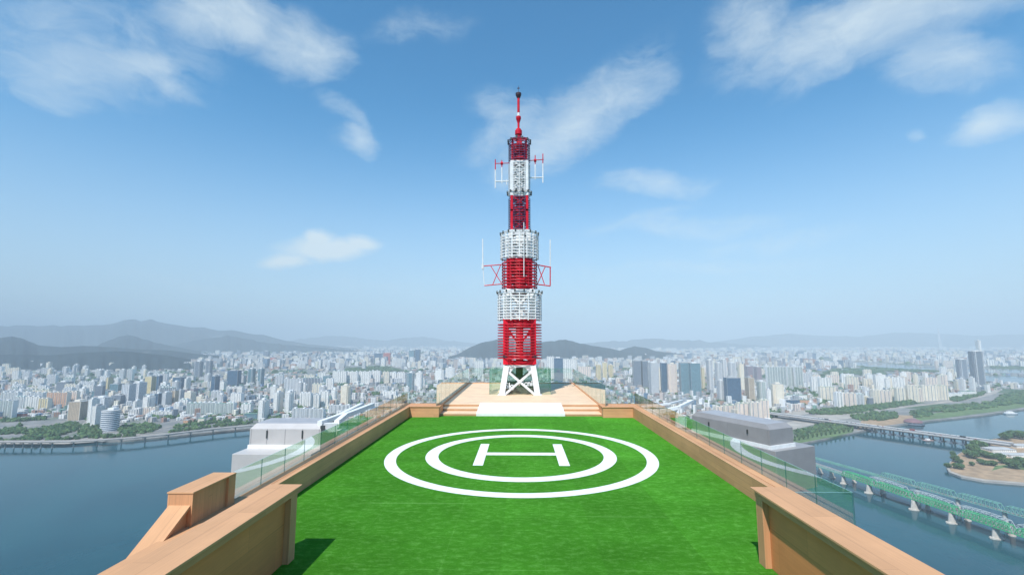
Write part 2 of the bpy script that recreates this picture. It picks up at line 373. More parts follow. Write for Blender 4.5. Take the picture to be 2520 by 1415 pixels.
# upper platform with steps and ramp
pz = G + 0.09 * H; PX = 1.115 * H
e1, e2, e3 = at(1280, 1023.5, G).y, at(1280, 1011.0, G + 0.03 * H).y, at(1280, 1000.0, G + 0.06 * H).y
PYF = at(1280, 943, pz).y
pf = thing('deck_platform', 'raised tan timber deck platform with three steps in front of the mast', 'deck platform', (0, e3, G))
b = MB(); b.box(-PX, PX, e3, PYF, G - 0.02 * H, pz); b.build('floor', deck_m, pf)
for i, (a, z0_) in enumerate(((e1, 0.03), (e2, 0.06))):
    b = MB(); c = e2 if i == 0 else e3
    b.box(-PX + 0.004 + i * .003, PX - 0.004 - i * .003, a, c, G - 0.02 * H + i * .01, G + z0_ * H); b.build('step', wood_x if False else deck_m, pf)
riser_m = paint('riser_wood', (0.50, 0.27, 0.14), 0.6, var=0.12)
for a, z0_ in ((e1, 0), (e2, .03), (e3, .06)):
    b = MB(); b.box(-PX + 0.01, PX - 0.01, a - 0.012, a - 0.001, G + z0_ * H + 0.001, G + (z0_ + 0.03) * H - 0.022); b.build('riser', riser_m, pf)
for sd in (-1, 1):
    b = MB(); b.box(*sorted((sd * PX, sd * (PX + 0.10))), YE + 0.35 * H, PYF + 0.1, G - 0.1, pz + 0.06); b.build('side_curb', wood_y, pf)
b = MB(); b.box(-PX, PX, PYF, PYF + 0.1, G - 0.1, pz + 0.05); b.build('back_curb', wood_x, pf)
# ramp
ra, rb, rc, rd = at(1174, 1023.6, G), at(1388.5, 1023.6, G), at(1383, 993, pz), at(1179, 993, pz)
rp = thing('access_ramp', 'pale access ramp laid over the middle of the steps', 'ramp', ((ra.x + rb.x) / 2, ra.y, G))
b = MB(); xr_ = (rb.x + rc.x) / 2; xl_ = (ra.x + rd.x) / 2; yb = rc.y + 0.1; ya = ra.y - 0.03
b.quads([(xl_, ya, G + .006), (xr_, ya, G + .006), (xr_, yb, pz + .01), (xl_, yb, pz + .01), (xl_, ya, G + .125), (xr_, ya, G + .125), (xr_, yb, pz + .03), (xl_, yb, pz + .03)],
        [(0, 3, 2, 1), (4, 5, 6, 7), (0, 1, 5, 4), (1, 2, 6, 5), (2, 3, 7, 6), (3, 0, 4, 7)]); b.build('ramp_surface', ramp_m, rp)
# platform glass
zg2 = Z(0.587)
for sd, lb in ((-1, 'taller glass railing along the left edge of the raised deck'), (1, 'taller glass railing along the right edge of the raised deck')):
    t = thing('glass_screen', lb, 'glass railing', (sd * 1.12 * H, 8 * H, pz), group='glass railings around the raised deck')
    glass_run(t, [(sd * (PX + 0.05), YE + 0.05 * H), (sd * (PX + 0.05), PYF + 0.03)], pz + 0.062 + 0.0, zg2, 1.4)
t = thing('glass_screen', 'glass railing across the far end of the raised deck behind the mast', 'glass railing', (0, PYF, pz), group='glass railings around the raised deck')
glass_run(t, [(-PX, PYF + 0.05), (PX, PYF + 0.05)], pz + 0.052, zg2, 1.6)

# high wooden walls near the camera
def bench(sd, label):
    t = thing('wooden_wall', label, 'wooden wall', (sd * 1.12 * H, 1.6 * H, G), group='high wooden walls beside the lawn')
    X = lambda v: sd * v * H
    def bx(y0, y1, a0, a1, z0, z1, name, m_, bv=0.004):
        b = MB(); b.box(min(X(a0), X(a1)), max(X(a0), X(a1)), y0, y1, z0, z1); return bevel(b.build(name, m_, t), bv)
    zt = G + (1 - 0.672) * H
    yf = 2.258 * H; yn = 2.200 * H; yb = -0.3 * H; xi = 1.083 if sd > 0 else 1.050
    bx(yn, yf, xi, xi + 0.14, G, zt - 0.14, 'post', wood_z)
    bx(yb, yn, xi + 0.027, xi + 0.13, G, zt - 0.14, 'panel', wood_panel)
    bx(yb, yf + 0.01, xi - 0.002, xi + 0.135, zt - 0.14, zt - 0.032, 'fascia', wood_y)
    bx(yb, yf + 0.035, xi - 0.0175, xi + (0.147 if sd > 0 else 0.137), zt - 0.030, zt, 'coping', wood_top)
    return t
bench(-1, 'high wooden wall with overhanging cap at lower left, its panel in shade')
bench(1, 'high wooden wall with overhanging cap at lower right, its panel partly sunlit')
# stair wall outside the left parapet and its sloping handrail
t = thing('stair_wall', 'wooden wall block topped with a cap, beyond the high wall at lower left', 'wooden wall', (-1.6 * H, 2.3 * H, G))
ztop = Z(0.7085); yA = at(473, 1211, ztop).y; yB = at(588, 1162, ztop).y; xo, xi = -1.672 * H, -1.545 * H
b = MB(); b.box(xo + 0.03, xi - 0.05, yA + 0.03, yB - 0.22, G - 3, ztop - 0.03); b.build('panel', wood_z, t)
b = MB(); b.box(xo + 0.01, xi - 0.004, yB - 0.22, yB - 0.01, G - 3, ztop - 0.031); b.build('post', wood_z, t)
b = MB(); b.box(xo, xi, yA, yB, ztop - 0.028, ztop); bevel(b.build('coping', wood_top, t), 0.004)
b = MB(); b.box(xo + 0.012, xi - 0.012, yA + 0.012, yA + 0.028, G - 2.5, ztop - 0.031); b.build('end_board', wood_z, t)
t = thing('stair_handrail', 'sloping wooden stair balustrade descending towards the lower left edge', 'balustrade', (-1.6 * H, 2.0 * H, G - 1))
zA = Z(0.768); sl_ = 0.62; L = 1.5 * H; x0_, x1_ = -1.660 * H, -1.557 * H
def slope_box(b, x0, x1, y0, L, z0, th):
    V = [(x0, y0 - L, z0 - sl_ * L - th), (x1, y0 - L, z0 - sl_ * L - th), (x1, y0, z0 - th), (x0, y0, z0 - th),
         (x0, y0 - L, z0 - sl_ * L), (x1, y0 - L, z0 - sl_ * L), (x1, y0, z0), (x0, y0, z0)]
    b.quads(V, [(0, 3, 2, 1), (4, 5, 6, 7), (0, 1, 5, 4), (1, 2, 6, 5), (2, 3, 7, 6), (3, 0, 4, 7)])
b = MB(); slope_box(b, x0_, x1_, yA + 0.01, L, zA, 0.05); b.build('handrail', wood_top, t)
b = MB(); slope_box(b, x0_ + 0.05, x1_ - 0.05, yA + 0.01, L, zA - 0.052, 1.4); b.build('panel', wood_z, t)

# ================================================================== THE MAST
zb = pz; YF = at(1280, 972, zb).y; HW = (at(1323, 972, zb).x - at(1235, 972, zb).x) / 2; MX = (at(1323, 972, zb).x + at(1235, 972, zb).x) / 2
YM = YF + HW
def mz(py): return onY(1279, py, YM).z
S = YM / F                                # metres per pixel at the mast
mast = thing('antenna_mast', 'tall red and white lattice antenna mast with ring cages standing on the raised deck', 'antenna mast', (MX, YM, zb))
ft = HW * 0.76; zl = mz(899)
for sx_ in (-1, 1):
    for sy_ in (-1, 1):
        b = MB(); p0 = Vector((MX + sx_ * HW, YM + sy_ * HW, zb)); p1 = Vector((MX + sx_ * ft, YM + sy_ * ft, zl))
        b.bar(p0, p1, 0.34, 0.34, up=(0, 1, 0)); b.box(p0.x - 0.25, p0.x + 0.25, p0.y - 0.25, p0.y + 0.25, zb + 0.001, zb + 0.05); b.build('leg', mast_white, mast)
b = MB()
for k4 in range(4):
    Mr = Matrix.Translation((MX, YM, 0)) @ Matrix.Rotation(k4 * math.pi / 2, 4, 'Z')
    T = lambda x, y, z: Mr @ Vector((x, y, z))
    b.bar(T(-ft, -ft, zl), T(ft, -ft, zl), 0.16, 0.16)
    b.bar(T(-ft * 1.0, -ft * 1.02, zl - 0.25), T(HW * .86, -HW * .98, zb + 0.02), 0.13, 0.13)
    b.bar(T(ft * 1.0, -ft * 1.06, zl - 0.25), T(-HW * .86, -HW * 1.02, zb + 0.02), 0.13, 0.13)
    b.poly([T(-ft, -ft - .02, zl), T(-ft + .55, -ft - .02, zl), T(-ft, -ft - .02, zl - 0.75)]); b.poly([T(ft, -ft - .02, zl), T(ft, -ft - .02, zl - .75), T(ft - .55, -ft - .02, zl)])
b.build('bracing', mast_white, mast)
def lattice(y_bot, y_top, half, cw, m_, nm, panels, core=None, solid=False, xb=True):
    b = MB(); z0, z1 = mz(y_bot), mz(y_top)
    for sx_ in (-1, 1):
        for sy_ in (-1, 1): b.box(MX + sx_ * half - cw / 2, MX + sx_ * half + cw / 2, YM + sy_ * half - cw / 2, YM + sy_ * half + cw / 2, z0, z1)
    for k4 in range(4):
        Mr = Matrix.Translation((MX, YM, 0)) @ Matrix.Rotation(k4 * math.pi / 2, 4, 'Z'); T = lambda x, y, z: Mr @ Vector((x, y, z))
        for i in range(panels + 1):
            zz = z0 + (z1 - z0) * i / panels
            zz = min(max(zz, z0 + cw * .3), z1 - cw * .3)
            b.bar(T(-half, -half, zz), T(half, -half, zz), cw * 0.55, cw * 0.9)
        if xb:
            for i in range(panels):
                za, zc = z0 + (z1 - z0) * i / panels, z0 + (z1 - z0) * (i + 1) / panels
                b.bar(T(-half, -half, za), T(half, -half, zc), cw * 0.3, cw * .45); b.bar(T(half, -half * 1.02, za), T(-half, -half * 1.02, zc), cw * 0.3, cw * .45)
    if core: b.box(MX - core / 2, MX + core / 2, YM - core / 2, YM + core / 2, z0, z1)
    return b.build(nm, m_, mast)
def cage(y_bot, y_top, r_px, nrings, thick, m_, nver=16, vth=0.03, nseg=24, a_off=0.0):
    c_ = thing_part('antenna_cage'); b = MB(); z0, z1 = mz(y_bot), mz(y_top); r = r_px * S
    for i in range(nrings):
        zz = z0 + (z1 - z0) * (i + 0.5) / nrings; b.ring(MX, YM, zz, r, thick, nseg, 5)
        if i % 2 == 0:
            for a in range(8):
                th = a * math.pi / 4 + math.pi / 8; b.bar((MX + r * math.cos(th), YM + r * math.sin(th), zz), (MX + 0.55 * r * math.cos(th), YM + 0.55 * r * math.sin(th), zz), thick * 1.1)
    for a in range(nver):
        th = 2 * math.pi * a / nver + a_off; b.bar((MX + r * math.cos(th), YM + r * math.sin(th), z0), (MX + r * math.cos(th), YM + r * math.sin(th), z1), vth)
    return b.build('antenna_cage', m_, mast)
def thing_part(n_): return None
# section 1 (red, bottom): columns with V bracing
b = MB(); z0, z1 = mz(895), mz(786); hf = 33 * S; cw = 12 * S
for sx_ in (-1, 1):
    for sy_ in (-1, 1): b.box(MX + sx_ * hf - cw / 2, MX + sx_ * hf + cw / 2, YM + sy_ * hf - cw / 2, YM + sy_ * hf + cw / 2, z0, z1)
for k4 in range(4):
    Mr = Matrix.Translation((MX, YM, 0)) @ Matrix.Rotation(k4 * math.pi / 2, 4, 'Z'); T = lambda x, y, z: Mr @ Vector((x, y, z))
    for yy, tk in ((892, 8), (878, 6), (868, 4), (800, 12), (790, 5)): b.bar(T(-hf, -hf, mz(yy)), T(hf, -hf, mz(yy)), 5 * S, tk * S)
    for sg in (-1, 1):
        b.bar(T(sg * hf, -hf, mz(808)), T(sg * 4 * S, -hf, mz(842)), 4 * S, 5 * S); b.bar(T(sg * hf, -hf, mz(890)), T(0, -hf, mz(872)), 3 * S, 4 * S)
        b.bar(T(sg * hf, -hf, mz(842)), T(sg * 22 * S, -hf, mz(815)), 3 * S, 5 * S)
b.box(MX - 7 * S, MX + 7 * S, YM - hf * 0.9, YM - hf * 0.9 + 12 * S, z0, z1); b.box(MX - 9 * S, MX + 9 * S, YM - 9 * S, YM + 9 * S, z0, z1)
b.build('lattice_section', mast_red, mast)
b = MB()
for sx_ in (-1, 1): b.box(MX + sx_ * 34 * S - 5 * S, MX + sx_ * 34 * S + 5 * S, YM - hf * 1.25, YM - hf * 1.05, mz(879), mz(872))
b.build('junction_box', mast_dark, mast)
cage(884, 796, 53, 13, 0.034, cage_red, 0)
lattice(786, 716, 31 * S, 11 * S, mast_white, 'lattice_section', 1, core=16 * S)
cage(790, 722, 53, 10, 0.040, mast_white, 16, 0.06)
lattice(716, 642, 25 * S, 12 * S, mast_red, 'lattice_section', 3, core=22 * S)
cage(712, 646, 43, 9, 0.042, cage_red, 12, 0.03)
lattice(642, 572, 22 * S, 11 * S, mast_white, 'lattice_section', 3, core=20 * S)
cage(640, 577, 46.5, 9, 0.040, mast_white, 16, 0.07)
lattice(572, 487, 19 * S, 6 * S, mast_red, 'lattice_section', 3, core=16 * S)
cage(570, 489, 27, 14, 0.026, cage_dark, 12, 0.022)
lattice(487, 403, 19 * S, 7 * S, mast_white, 'lattice_section', 4, core=13 * S)
cage(485, 405, 27, 14, 0.024, mast_white, 12, 0.035)
lattice(403, 347, 17 * S, 5 * S, mast_red, 'lattice_section', 2, core=13 * S)
cage(402, 349, 27, 9, 0.026, cage_dark, 12, 0.024)
# flared rings with insulators, solid collars in the core
for (yy, rp_, m_) in ((476, 31, mast_white), (350, 29.5, cage_dark), (577, 48, mast_white), (720, 56, mast_white)):
    b = MB(); zz = mz(yy); b.ring(MX, YM, zz, rp_ * S, 0.03, 24, 5)
    nb_ = 12 if rp_ < 40 else 16
    for a in range(nb_):
        th = 2 * math.pi * (a + .5) / nb_; x, y = MX + rp_ * S * math.cos(th), YM + rp_ * S * math.sin(th); b.box(x - .05, x + .05, y - .05, y + .05, zz - 0.09, zz + 0.07, 1)
    b.build('insulator_ring', [m_, dark_m], mast)
for yy, w_, hh in ((523, 22, 4), (541, 20, 5), (395, 20, 6), (375, 15, 5), (555, 13, 3)):
    b = MB(); b.box(MX - w_ * S, MX + w_ * S, YM - w_ * S, YM + w_ * S, mz(yy + hh / 2), mz(yy - hh / 2)); b.build('work_platform', mast_red, mast)
# spire
b = MB()
prof = [(346, 6.5), (333, 6.5), (332.5, 9), (322, 9), (321.5, 6), (318, 6), (317.5, 2.6), (303, 3.0), (300, 4.0), (293, 6.5), (288, 6.5), (287, 3)]
b.lathe([(r * S, mz(y)) for y, r in prof], MX - 0.05, YM, 12); b.build('spire', mast_red, mast)
b = MB(); b.lathe([(3.8 * S, mz(286.5)), (3.8 * S, mz(279))], MX - 0.05, YM, 12); b.build('spire_band', mast_white, mast)
b = MB(); b.lathe([(3.3 * S, mz(279)), (3.3 * S, mz(243))], MX - 0.05, YM, 12); b.build('spire_tube', mast_red, mast)
b = MB(); b.lathe([(3.6 * S, mz(243)), (7 * S, mz(236)), (7.5 * S, mz(232.5)), (7.5 * S, mz(230.5))], MX - 0.05, YM, 12)
b.lathe([(0.5 * S, mz(230.4)), (0.5 * S, mz(212))], MX - 0.05, YM, 6); b.box(MX - 0.05 - 3 * S, MX - .05 + 3 * S, YM - .02, YM + .02, mz(219), mz(217)); b.build('finial', mast_dark, mast)
b = MB(); b.box(MX - 9 * S, MX - 4 * S, YM - .25, YM - .1, mz(344), mz(336)); b.build('beacon', mast_dark, mast)
# side antennas
P = lambda x, y: onY(x, y, YM)
def side(name, reds, whites, wred=0.055, wwhite=0.075):
    b = MB()
    for a, c, *w in reds: b.tube([P(*a), P(*c)], (w[0] if w else wred) / 2, 6, 0)
    for a, c, *w in whites: b.tube([P(*a), P(*c)], (w[0] if w else wwhite) / 2, 6, 1)
    return b.build(name, [mast_red, mast_white], mast)
side('dipole_array', [((1300, 396), (1338, 393)), ((1317, 383), (1317, 405), .07), ((1336, 379), (1336, 403), .07), ((1314, 395.6), (1320, 395.6), .2)],
     [((1317, 405), (1317, 442), .085), ((1336, 403), (1336, 450), .085), ((1300, 438), (1338, 437), .085)])
side('dipole_array', [((1218, 403), (1254, 402)), ((1219, 393), (1219, 418), .07), ((1235, 395), (1235, 412), .07), ((1232, 402.6), (1238, 402.6), .2)],
     [((1219, 418), (1219, 463), .085), ((1235, 412), (1235, 451), .085), ((1218, 446.5), (1252, 446), .085), ((1247, 443), (1247, 455), .07)])
side('whip_antenna', [((1188, 655), (1240, 651), .07), ((1192, 703), (1236, 699), .07), ((1208, 655), (1234, 697), .055), ((1232, 652), (1212, 702), .055)],
     [((1188, 588), (1188, 655), .075), ((1188, 655), (1192, 703), .05), ((1188, 650), (1188, 662), .16)])
side('whip_antenna', [((1316, 651), (1356, 658), .08), ((1316, 699), (1354, 704), .08), ((1324, 654), (1340, 700), .06), ((1342, 656), (1322, 700), .06), ((1354, 658), (1354, 704), .08)],
     [((1354, 590), (1354, 655), .075)])
# white pipe climbing the front of the mast
b = MB(); yy_ = YM - 50 * S; b.tube([Vector((P(1289, 690).x, yy_, mz(688))), Vector((P(1289, 630).x, yy_, mz(560)))], 0.028, 6); b.build('cable_pipe', mast_white, mast)
# equipment under the mast
t = thing('equipment_cabinet', 'dark equipment cabinet with cable duct under the legs of the mast', 'cabinet', (MX, YM + 0.3, zb))
b = MB(); b.box(MX - 0.25, MX + 0.2, YM + .05, YM + 0.5, zb, mz(904)); b.build('duct', dark_m, t)
b = MB(); b.box(MX - 0.95, MX + 0.9, YF + 0.9, YF + 1.7, zb + 0.002, zb + 0.72); bevel(b.build('cabinet_body', paint('cabinet_grey', (0.12, 0.13, 0.11), .5), t), .02)
# glass enclosure
en = thing('glass_enclosure', 'low green glass enclosure around the foot of the mast', 'glass enclosure', (MX, YM, zb))
gx0, gx1 = at(1204, 971, zb).x, at(1356, 971, zb).x; gy0 = YF + 0.26; gy1 = YM + HW + 0.5; zge = onY(1280, 908, gy0).z
glass_g = glass_mat('green_glass', (0.90, 0.96, 0.93), 0.8)
for a, c in (((gx0, gy0), (gx1, gy0)), ((gx1, gy0), (gx1, gy1)), ((gx1, gy1), (gx0, gy1)), ((gx0, gy1), (gx0, gy0))):
    a = Vector(a); c = Vector(c); k_ = 3
    for i in range(k_):
        s0 = a + (c - a) * ((i + .01) / k_); s1 = a + (c - a) * ((i + .99) / k_); b = MB(); pane(b, s0, s1, zb + 0.01, zge); b.build('glass_panel', [glass_g, glass_edge, glass_rim], en)
# lettering behind the mast
def text_mesh(body, size):
    cu = bpy.data.curves.new('txt', 'FONT'); cu.body = body; cu.size = size; cu.extrude = 0.012; cu.offset = size * 0.02
    to = bpy.data.objects.new('txt', cu); col.objects.link(to); dg = bpy.context.evaluated_depsgraph_get()
    me = bpy.data.meshes.new_from_object(to.evaluated_get(dg)); bpy.data.objects.remove(to, do_unlink=True); return me
sg = thing('sign_lettering', 'white lettering reading Sky Picnic standing behind the mast legs', 'sign', (MX, YF + 0.23, zb))
for (wd, px, py) in (('Sky', 1243, 955), ('Picnic', 1275.5, 949)):
    me = text_mesh(wd, 0.47); me.materials.append(letter_m); ob = bpy.data.objects.new('lettering', me); col.objects.link(ob); ob.parent = sg
    q_ = onY(px, py, YF + 0.23); ob.location = (q_.x - sg.location.x, 0, q_.z - sg.location.z); ob.rotation_euler = (math.pi / 2, 0, 0)

# ================================================================== building body, lower roof and cleaning cranes
m, k, out = mat('bronze_glass'); bronze = m
t = k.new('ShaderNodeTexCoord'); br = k.new('ShaderNodeTexBrick'); k.link(t.outputs['Object'], br.inputs[0]); princ(k, out, (0.30, 0.17, 0.07), 0.2, 0.7)
DZ = Z(2.4)
tw = thing('skyscraper', 'bronze glass skyscraper body under the roof terrace', 'skyscraper', (0, 0, 4))
b = MB(); b.box(-4.12 * H, 4.30 * H, -6 * H, 10.32 * H, 4, DZ); b.build('facade', bronze, tw)
b = MB(); b.box(-1.47 * H, 1.47 * H, -6 * H, PYF + 0.05, DZ + 0.003, G - 0.2 * H); b.build('roof_core', conc, tw)
b = MB(); b.box(-4.10 * H, 4.29 * H, -5.9 * H, 10.3 * H, DZ + 0.004, DZ + 0.06); b.build('lower_roof', paint('roof_screed', (0.34, 0.38, 0.33), 0.9, var=0.3, scale=0.4), tw)

def cleaning_unit(label, O, rz, w, d, zt_, zbm, pm, base):
    """O: near corner (xy) ; local x = width, local y = depth away; shoulder chamfered roof"""
    t = thing('cleaning_crane', label, 'maintenance crane', (O[0], O[1], zbm), rz, 'window cleaning cranes on the lower roof')
    hh = zt_ - zbm; ch = 0.18 * hh / 0.6
    b = MB(); b.quads([(0, 0, .05), (w, 0, .05), (w, d, .05), (0, d, .05), (0, 0, hh * .78), (w, 0, hh * .78), (w, d, hh * .78), (0, d, hh * .78)],
                      [(0, 3, 2, 1), (0, 1, 5, 4), (1, 2, 6, 5), (2, 3, 7, 6), (3, 0, 4, 7)]); b.build('housing', pm, t, True)
    c_ = 0.10 * min(w, d) + .12
    b = MB(); V = [(0, 0, hh * .78), (w, 0, hh * .78), (w, d, hh * .78), (0, d, hh * .78), (c_ * .4, c_, hh), (w - c_ * .4, c_, hh), (w - c_ * .4, d - c_, hh * 1.03), (c_ * .4, d - c_, hh * 1.03)]
    b.quads(V, [(0, 1, 5, 4), (1, 2, 6, 5), (2, 3, 7, 6), (3, 0, 4, 7)], 0); b.quads(V, [(4, 5, 6, 7)], 1); b.build('roof', [pm, roofgrey], t, True)
    b = MB(); b.box(-.05, w + .05, -.08, d + .05, -0.16, 0.05); b.build('white_curb', white_m, t, True)
    b = MB(); b.box(*base, DZ - zbm + .07, -0.162); bevel(b.build('pedestal', pm, t, True), .02)
    b = MB()
    nsm = 3 if w > d else 0
    if w > d:
        for fx in (.02, .245, .50, .745, .98): b.box(w * fx - .008, w * fx + .008, -.012, -.001, .07, hh * .78)
    else:
        for fy in (.02, .25, .5, .75, .98): b.box(-.012, -.001, d * fy - .008, d * fy + .008, .07, hh * .78)
    b.build('door_seam', paint('seam_grey', (0.25, .25, .26), .5), t, True)
    b = MB()
    if w > d:
        for fx in (.245, .745): b.box(w * fx - .03, w * fx + .03, -.06, -.012, hh * .35, hh * .72)
    else:
        for fy in (.25, .75): b.box(-.06, -.012, d * fy - .04, d * fy + .04, hh * .4, hh * .6)
    b.build('door_handle', dark_m, t, True)
    return t
zu = Z(1.68)
# left unit
A = at(613, 1096, zu); B_ = at(789, 1096, zu); ztl = Z(1.345)
lw = B_.x - A.x
tL = cleaning_unit('pale window cleaning crane with white jib arms beyond the left glass railing', (A.x, A.y), 0, lw, 0.75 * H * .9, ztl, zu, pale_panel,
                   (at(571, 1117, zu - .17).x - A.x, lw * 1.02, at(571, 1117, zu - .17).y - A.y, .55 * H))
def arm(t, pts, w_, nm='jib_arm'):
    b = MB()
    for a, c in zip(pts[:-1], pts[1:]): b.bar(a, c, w_, w_ * .9)
    for q_ in pts[1:-1]: b.box(q_[0] - w_ * .5, q_[0] + w_ * .5, q_[1] - w_ * .5, q_[1] + w_ * .5, q_[2] - w_ * .45, q_[2] + w_ * .45)
    return b.build(nm, white_m, t)
YL = A.y
arm(tL, [onY(789, 1066, YL + .3), onY(789, 1040, YL + .35), onY(836, 1023, YL + 2.6), onY(889, 996, YL + 8)], 0.28)
arm(tL, [onY(829, 1052, YL + .8), onY(831, 1038, YL + .9), onY(850, 1022, YL + 2.4), onY(917, 996, YL + 8)], 0.30)
b = MB(); b.bar(onY(845, 1020, YL + 3), onY(862, 1018, YL + 3.4), .2); b.build('tie_beam', white_m, tL); b = MB(); b.bar(onY(795, 1052, YL + .4), onY(829, 1050, YL + .8), .35, .5); b.build('cross_beam', white_m, tL)
b = MB(); q_ = onY(795, 1053, YL + .1); b.box(q_.x - .13, q_.x + .1, q_.y - .08, q_.y + .06, q_.z - .14, q_.z + .14); b.build('motor', dark_m, tL)
b = MB(); q_ = onY(842, 1072, YL + 1.5); b.tube([q_ - Vector((0, 0, 1.2)), q_ + Vector((0, 0, .35))], .36, 12); b.box(q_.x - .6, q_.x + .7, q_.y - .4, q_.y + .4, q_.z - 1.6, q_.z - .5); b.build('winch', white_m, tL)
# right unit: long grey body seen over its corner
C_ = at(1896, 1099, zu); D_ = at(1953, 1091, zu); ang = math.atan2(D_.y - C_.y, D_.x - C_.x); rw = (D_ - C_).length
tR = cleaning_unit('long grey window cleaning crane with white jib beyond the right glass railing', (C_.x, C_.y), ang, rw * 1.0, 1.62 * H, ztl, zu, steel,
                   (-.05 * H, rw * 1.62, -.12 * H, 1.8 * H))
YR = C_.y + 1.55 * H
arm(tR, [onY(1640, 997, YR + 1), onY(1678, 1002, YR), onY(1736, 997, YR), onY(1812, 986, YR + 1.5)], .22)
arm(tR, [onY(1642, 992, YR + 2), onY(1740, 989, YR + 1.6), onY(1800, 985, YR + 2.6)], .14)
b = MB(); b.bar(onY(1664, 1003, YR), onY(1664, 1014, YR), .12); b.bar(onY(1700, 999, YR), onY(1716, 1010, YR + .1), .1); b.build('hook', white_m, tR)
b = MB(); q_ = onY(1722, 1012, YR); b.box(q_.x - .12, q_.x + .3, q_.y - .2, q_.y + .2, DZ + .06, q_.z); q_ = onY(1733, 1004, YR); b.box(q_.x - .06, q_.x + .08, q_.y - .1, q_.y + .1, onY(1733, 1012, YR).z, q_.z + .1); b.build('support_post', dark_m, tR)
b = MB(); q_ = onY(1733, 1014, YR - .3); b.box(q_.x - .3, q_.x + .3, q_.y - .3, q_.y + .3, onY(1733, 1040, YR).z, q_.z); b.tube([onY(1733, 1014, YR), onY(1733, 1000, YR)], .12, 8); b.build('pivot', white_m, tR)
#@@CITY@@
HAZE = 1.05e-4
# ================================================================== RIVER, LAND, HILLS
def P0(px, py, z=0.0): return at(px, py, z)
m, k, out = mat('river_water'); water_m = m
t = k.new('ShaderNodeTexCoord'); o = t.outputs['Object']
n1 = k.noise(k.mapping(o, scale=(0.25, 0.09, 1)), 1.0, 4, 0.6); n2 = k.noise(k.mapping(o, scale=(.006, .0035, 1)), 1.0, 5, 0.6, 0.6)
wc = k.mix(k.ramp(n2, 0.35, 0.65), (0.005, 0.052, 0.070, 1), (0.008, 0.068, 0.085, 1))
p = princ(k, out, wc, k.ramp(n2, 0.35, 0.65, 0.05, 0.13), 0, 0.24, bump(k, n1, 0.16, 0.5)); p.inputs['IOR'].default_value = 1.33
b = MB(); b.poly([(-60000, -6000, 0), (60000, -6000, 0), (60000, 70000, 0), (-60000, 70000, 0)])
river = tag(b.build('river', water_m), kind='structure')
m, k, out = mat('city_ground'); ground_m = m
t = k.new('ShaderNodeTexCoord'); o = t.outputs['Object']
g1 = k.noise(o, 0.0022, 6, 0.62); g2 = k.noise(o, 0.02, 5, 0.7); g3 = k.noise(o, 0.09, 3, 0.6)
vo = k.new('ShaderNodeTexVoronoi'); vo.inputs['Scale'].default_value = 0.022; k.link(o, vo.inputs['Vector'])
base = k.mix(k.ramp(g2, 0.42, 0.6), (0.26, 0.25, 0.235, 1), (0.17, 0.175, 0.17, 1))
base = k.mix(k.ramp(g1, 0.50, 0.60), base, (0.055, 0.105, 0.045, 1))
base = k.mix(k.ramp(g3, 0.62, 0.70, 0, 0.6), base, (0.42, 0.38, 0.33, 1))
princ(k, out, base, 0.9, 0, 0.2)
LZ = 4.0
shore = [(-2600, 1330), (-900, 1168), (-200, 1101), (0, 1091), (160, 1090), (330, 1082), (470, 1068), (610, 1054), (760, 1044), (900, 1040), (1200, 1042), (1500, 1052), (1750, 1082),
         (1880, 1110), (1960, 1093), (2040, 1078), (2105, 1063), (2170, 1052), (2250, 1040), (2330, 1031), (2430, 1020), (2520, 1006), (2700, 984), (3300, 940)]
pts = [P0(x, y, LZ) for x, y in shore]
poly = [(p.x, p.y) for p in pts] + [(60000, 6000), (60000, 65000), (-60000, 65000), (-60000, pts[0].y)]
b = MB(); b.prism(poly, -0.5, LZ); land = tag(b.build('land', ground_m), kind='structure')
# masonry embankment along the waterline
# far reaches of the river seen beyond the right bank
def sheet(name, pix, z, m_, kind='structure'):
    b = MB(); b.poly([(lambda q: (q.x, q.y, z))(P0(x, y, z)) for x, y in pix]); return tag(b.build(name, m_), kind=kind)
sheet('river', [(2400, 924), (2470, 925), (2700, 932), (2700, 952), (2520, 944), (2440, 939), (2405, 934)], LZ + 0.4, water_m)
sheet('river', [(1900, 884), (2060, 889), (2200, 896), (2350, 906), (2520, 909), (2700, 908), (2700, 919), (2520, 918), (2330, 916), (2200, 912), (2100, 900), (1960, 892)], LZ + 0.4, water_m)
grass_m = paint('bank_grass', (0.12, 0.19, 0.06), 0.9, var=0.45, scale=0.03)
sand_m = paint('bare_earth', (0.40, 0.27, 0.16), 0.95, var=0.35, scale=0.05)
road_m = paint('road_asphalt', (0.20, 0.195, 0.195), 0.9, var=0.15, scale=0.02)
path_m = paint('pale_paving', (0.40, 0.36, 0.31), 0.9, var=0.3, scale=0.03)
sheet('grass_bank', [(1945, 1094), (2030, 1078), (2100, 1063), (2095, 1055), (2010, 1062), (1955, 1075)], LZ + .3, grass_m)
sheet('grass_bank', [(2252, 1036), (2335, 1027), (2430, 1015), (2520, 1002), (2600, 990), (2600, 975), (2520, 985), (2430, 1000), (2330, 1012), (2255, 1022)], LZ + .3, grass_m)
sheet('riverside_ground', [(2110, 1058), (2170, 1048), (2250, 1037), (2245, 1022), (2180, 1020), (2120, 1035)], LZ + .3, sand_m)
sheet('riverside_ground', [(0, 1092), (160, 1092), (330, 1080), (420, 1070), (420, 1064), (320, 1072), (160, 1082), (0, 1084)], LZ + .3, path_m)
sheet('interchange', [(1905, 1068), (1960, 1055), (2040, 1035), (2160, 1022), (2060, 1008), (1960, 1008), (1900, 1030)], LZ + .35, path_m)
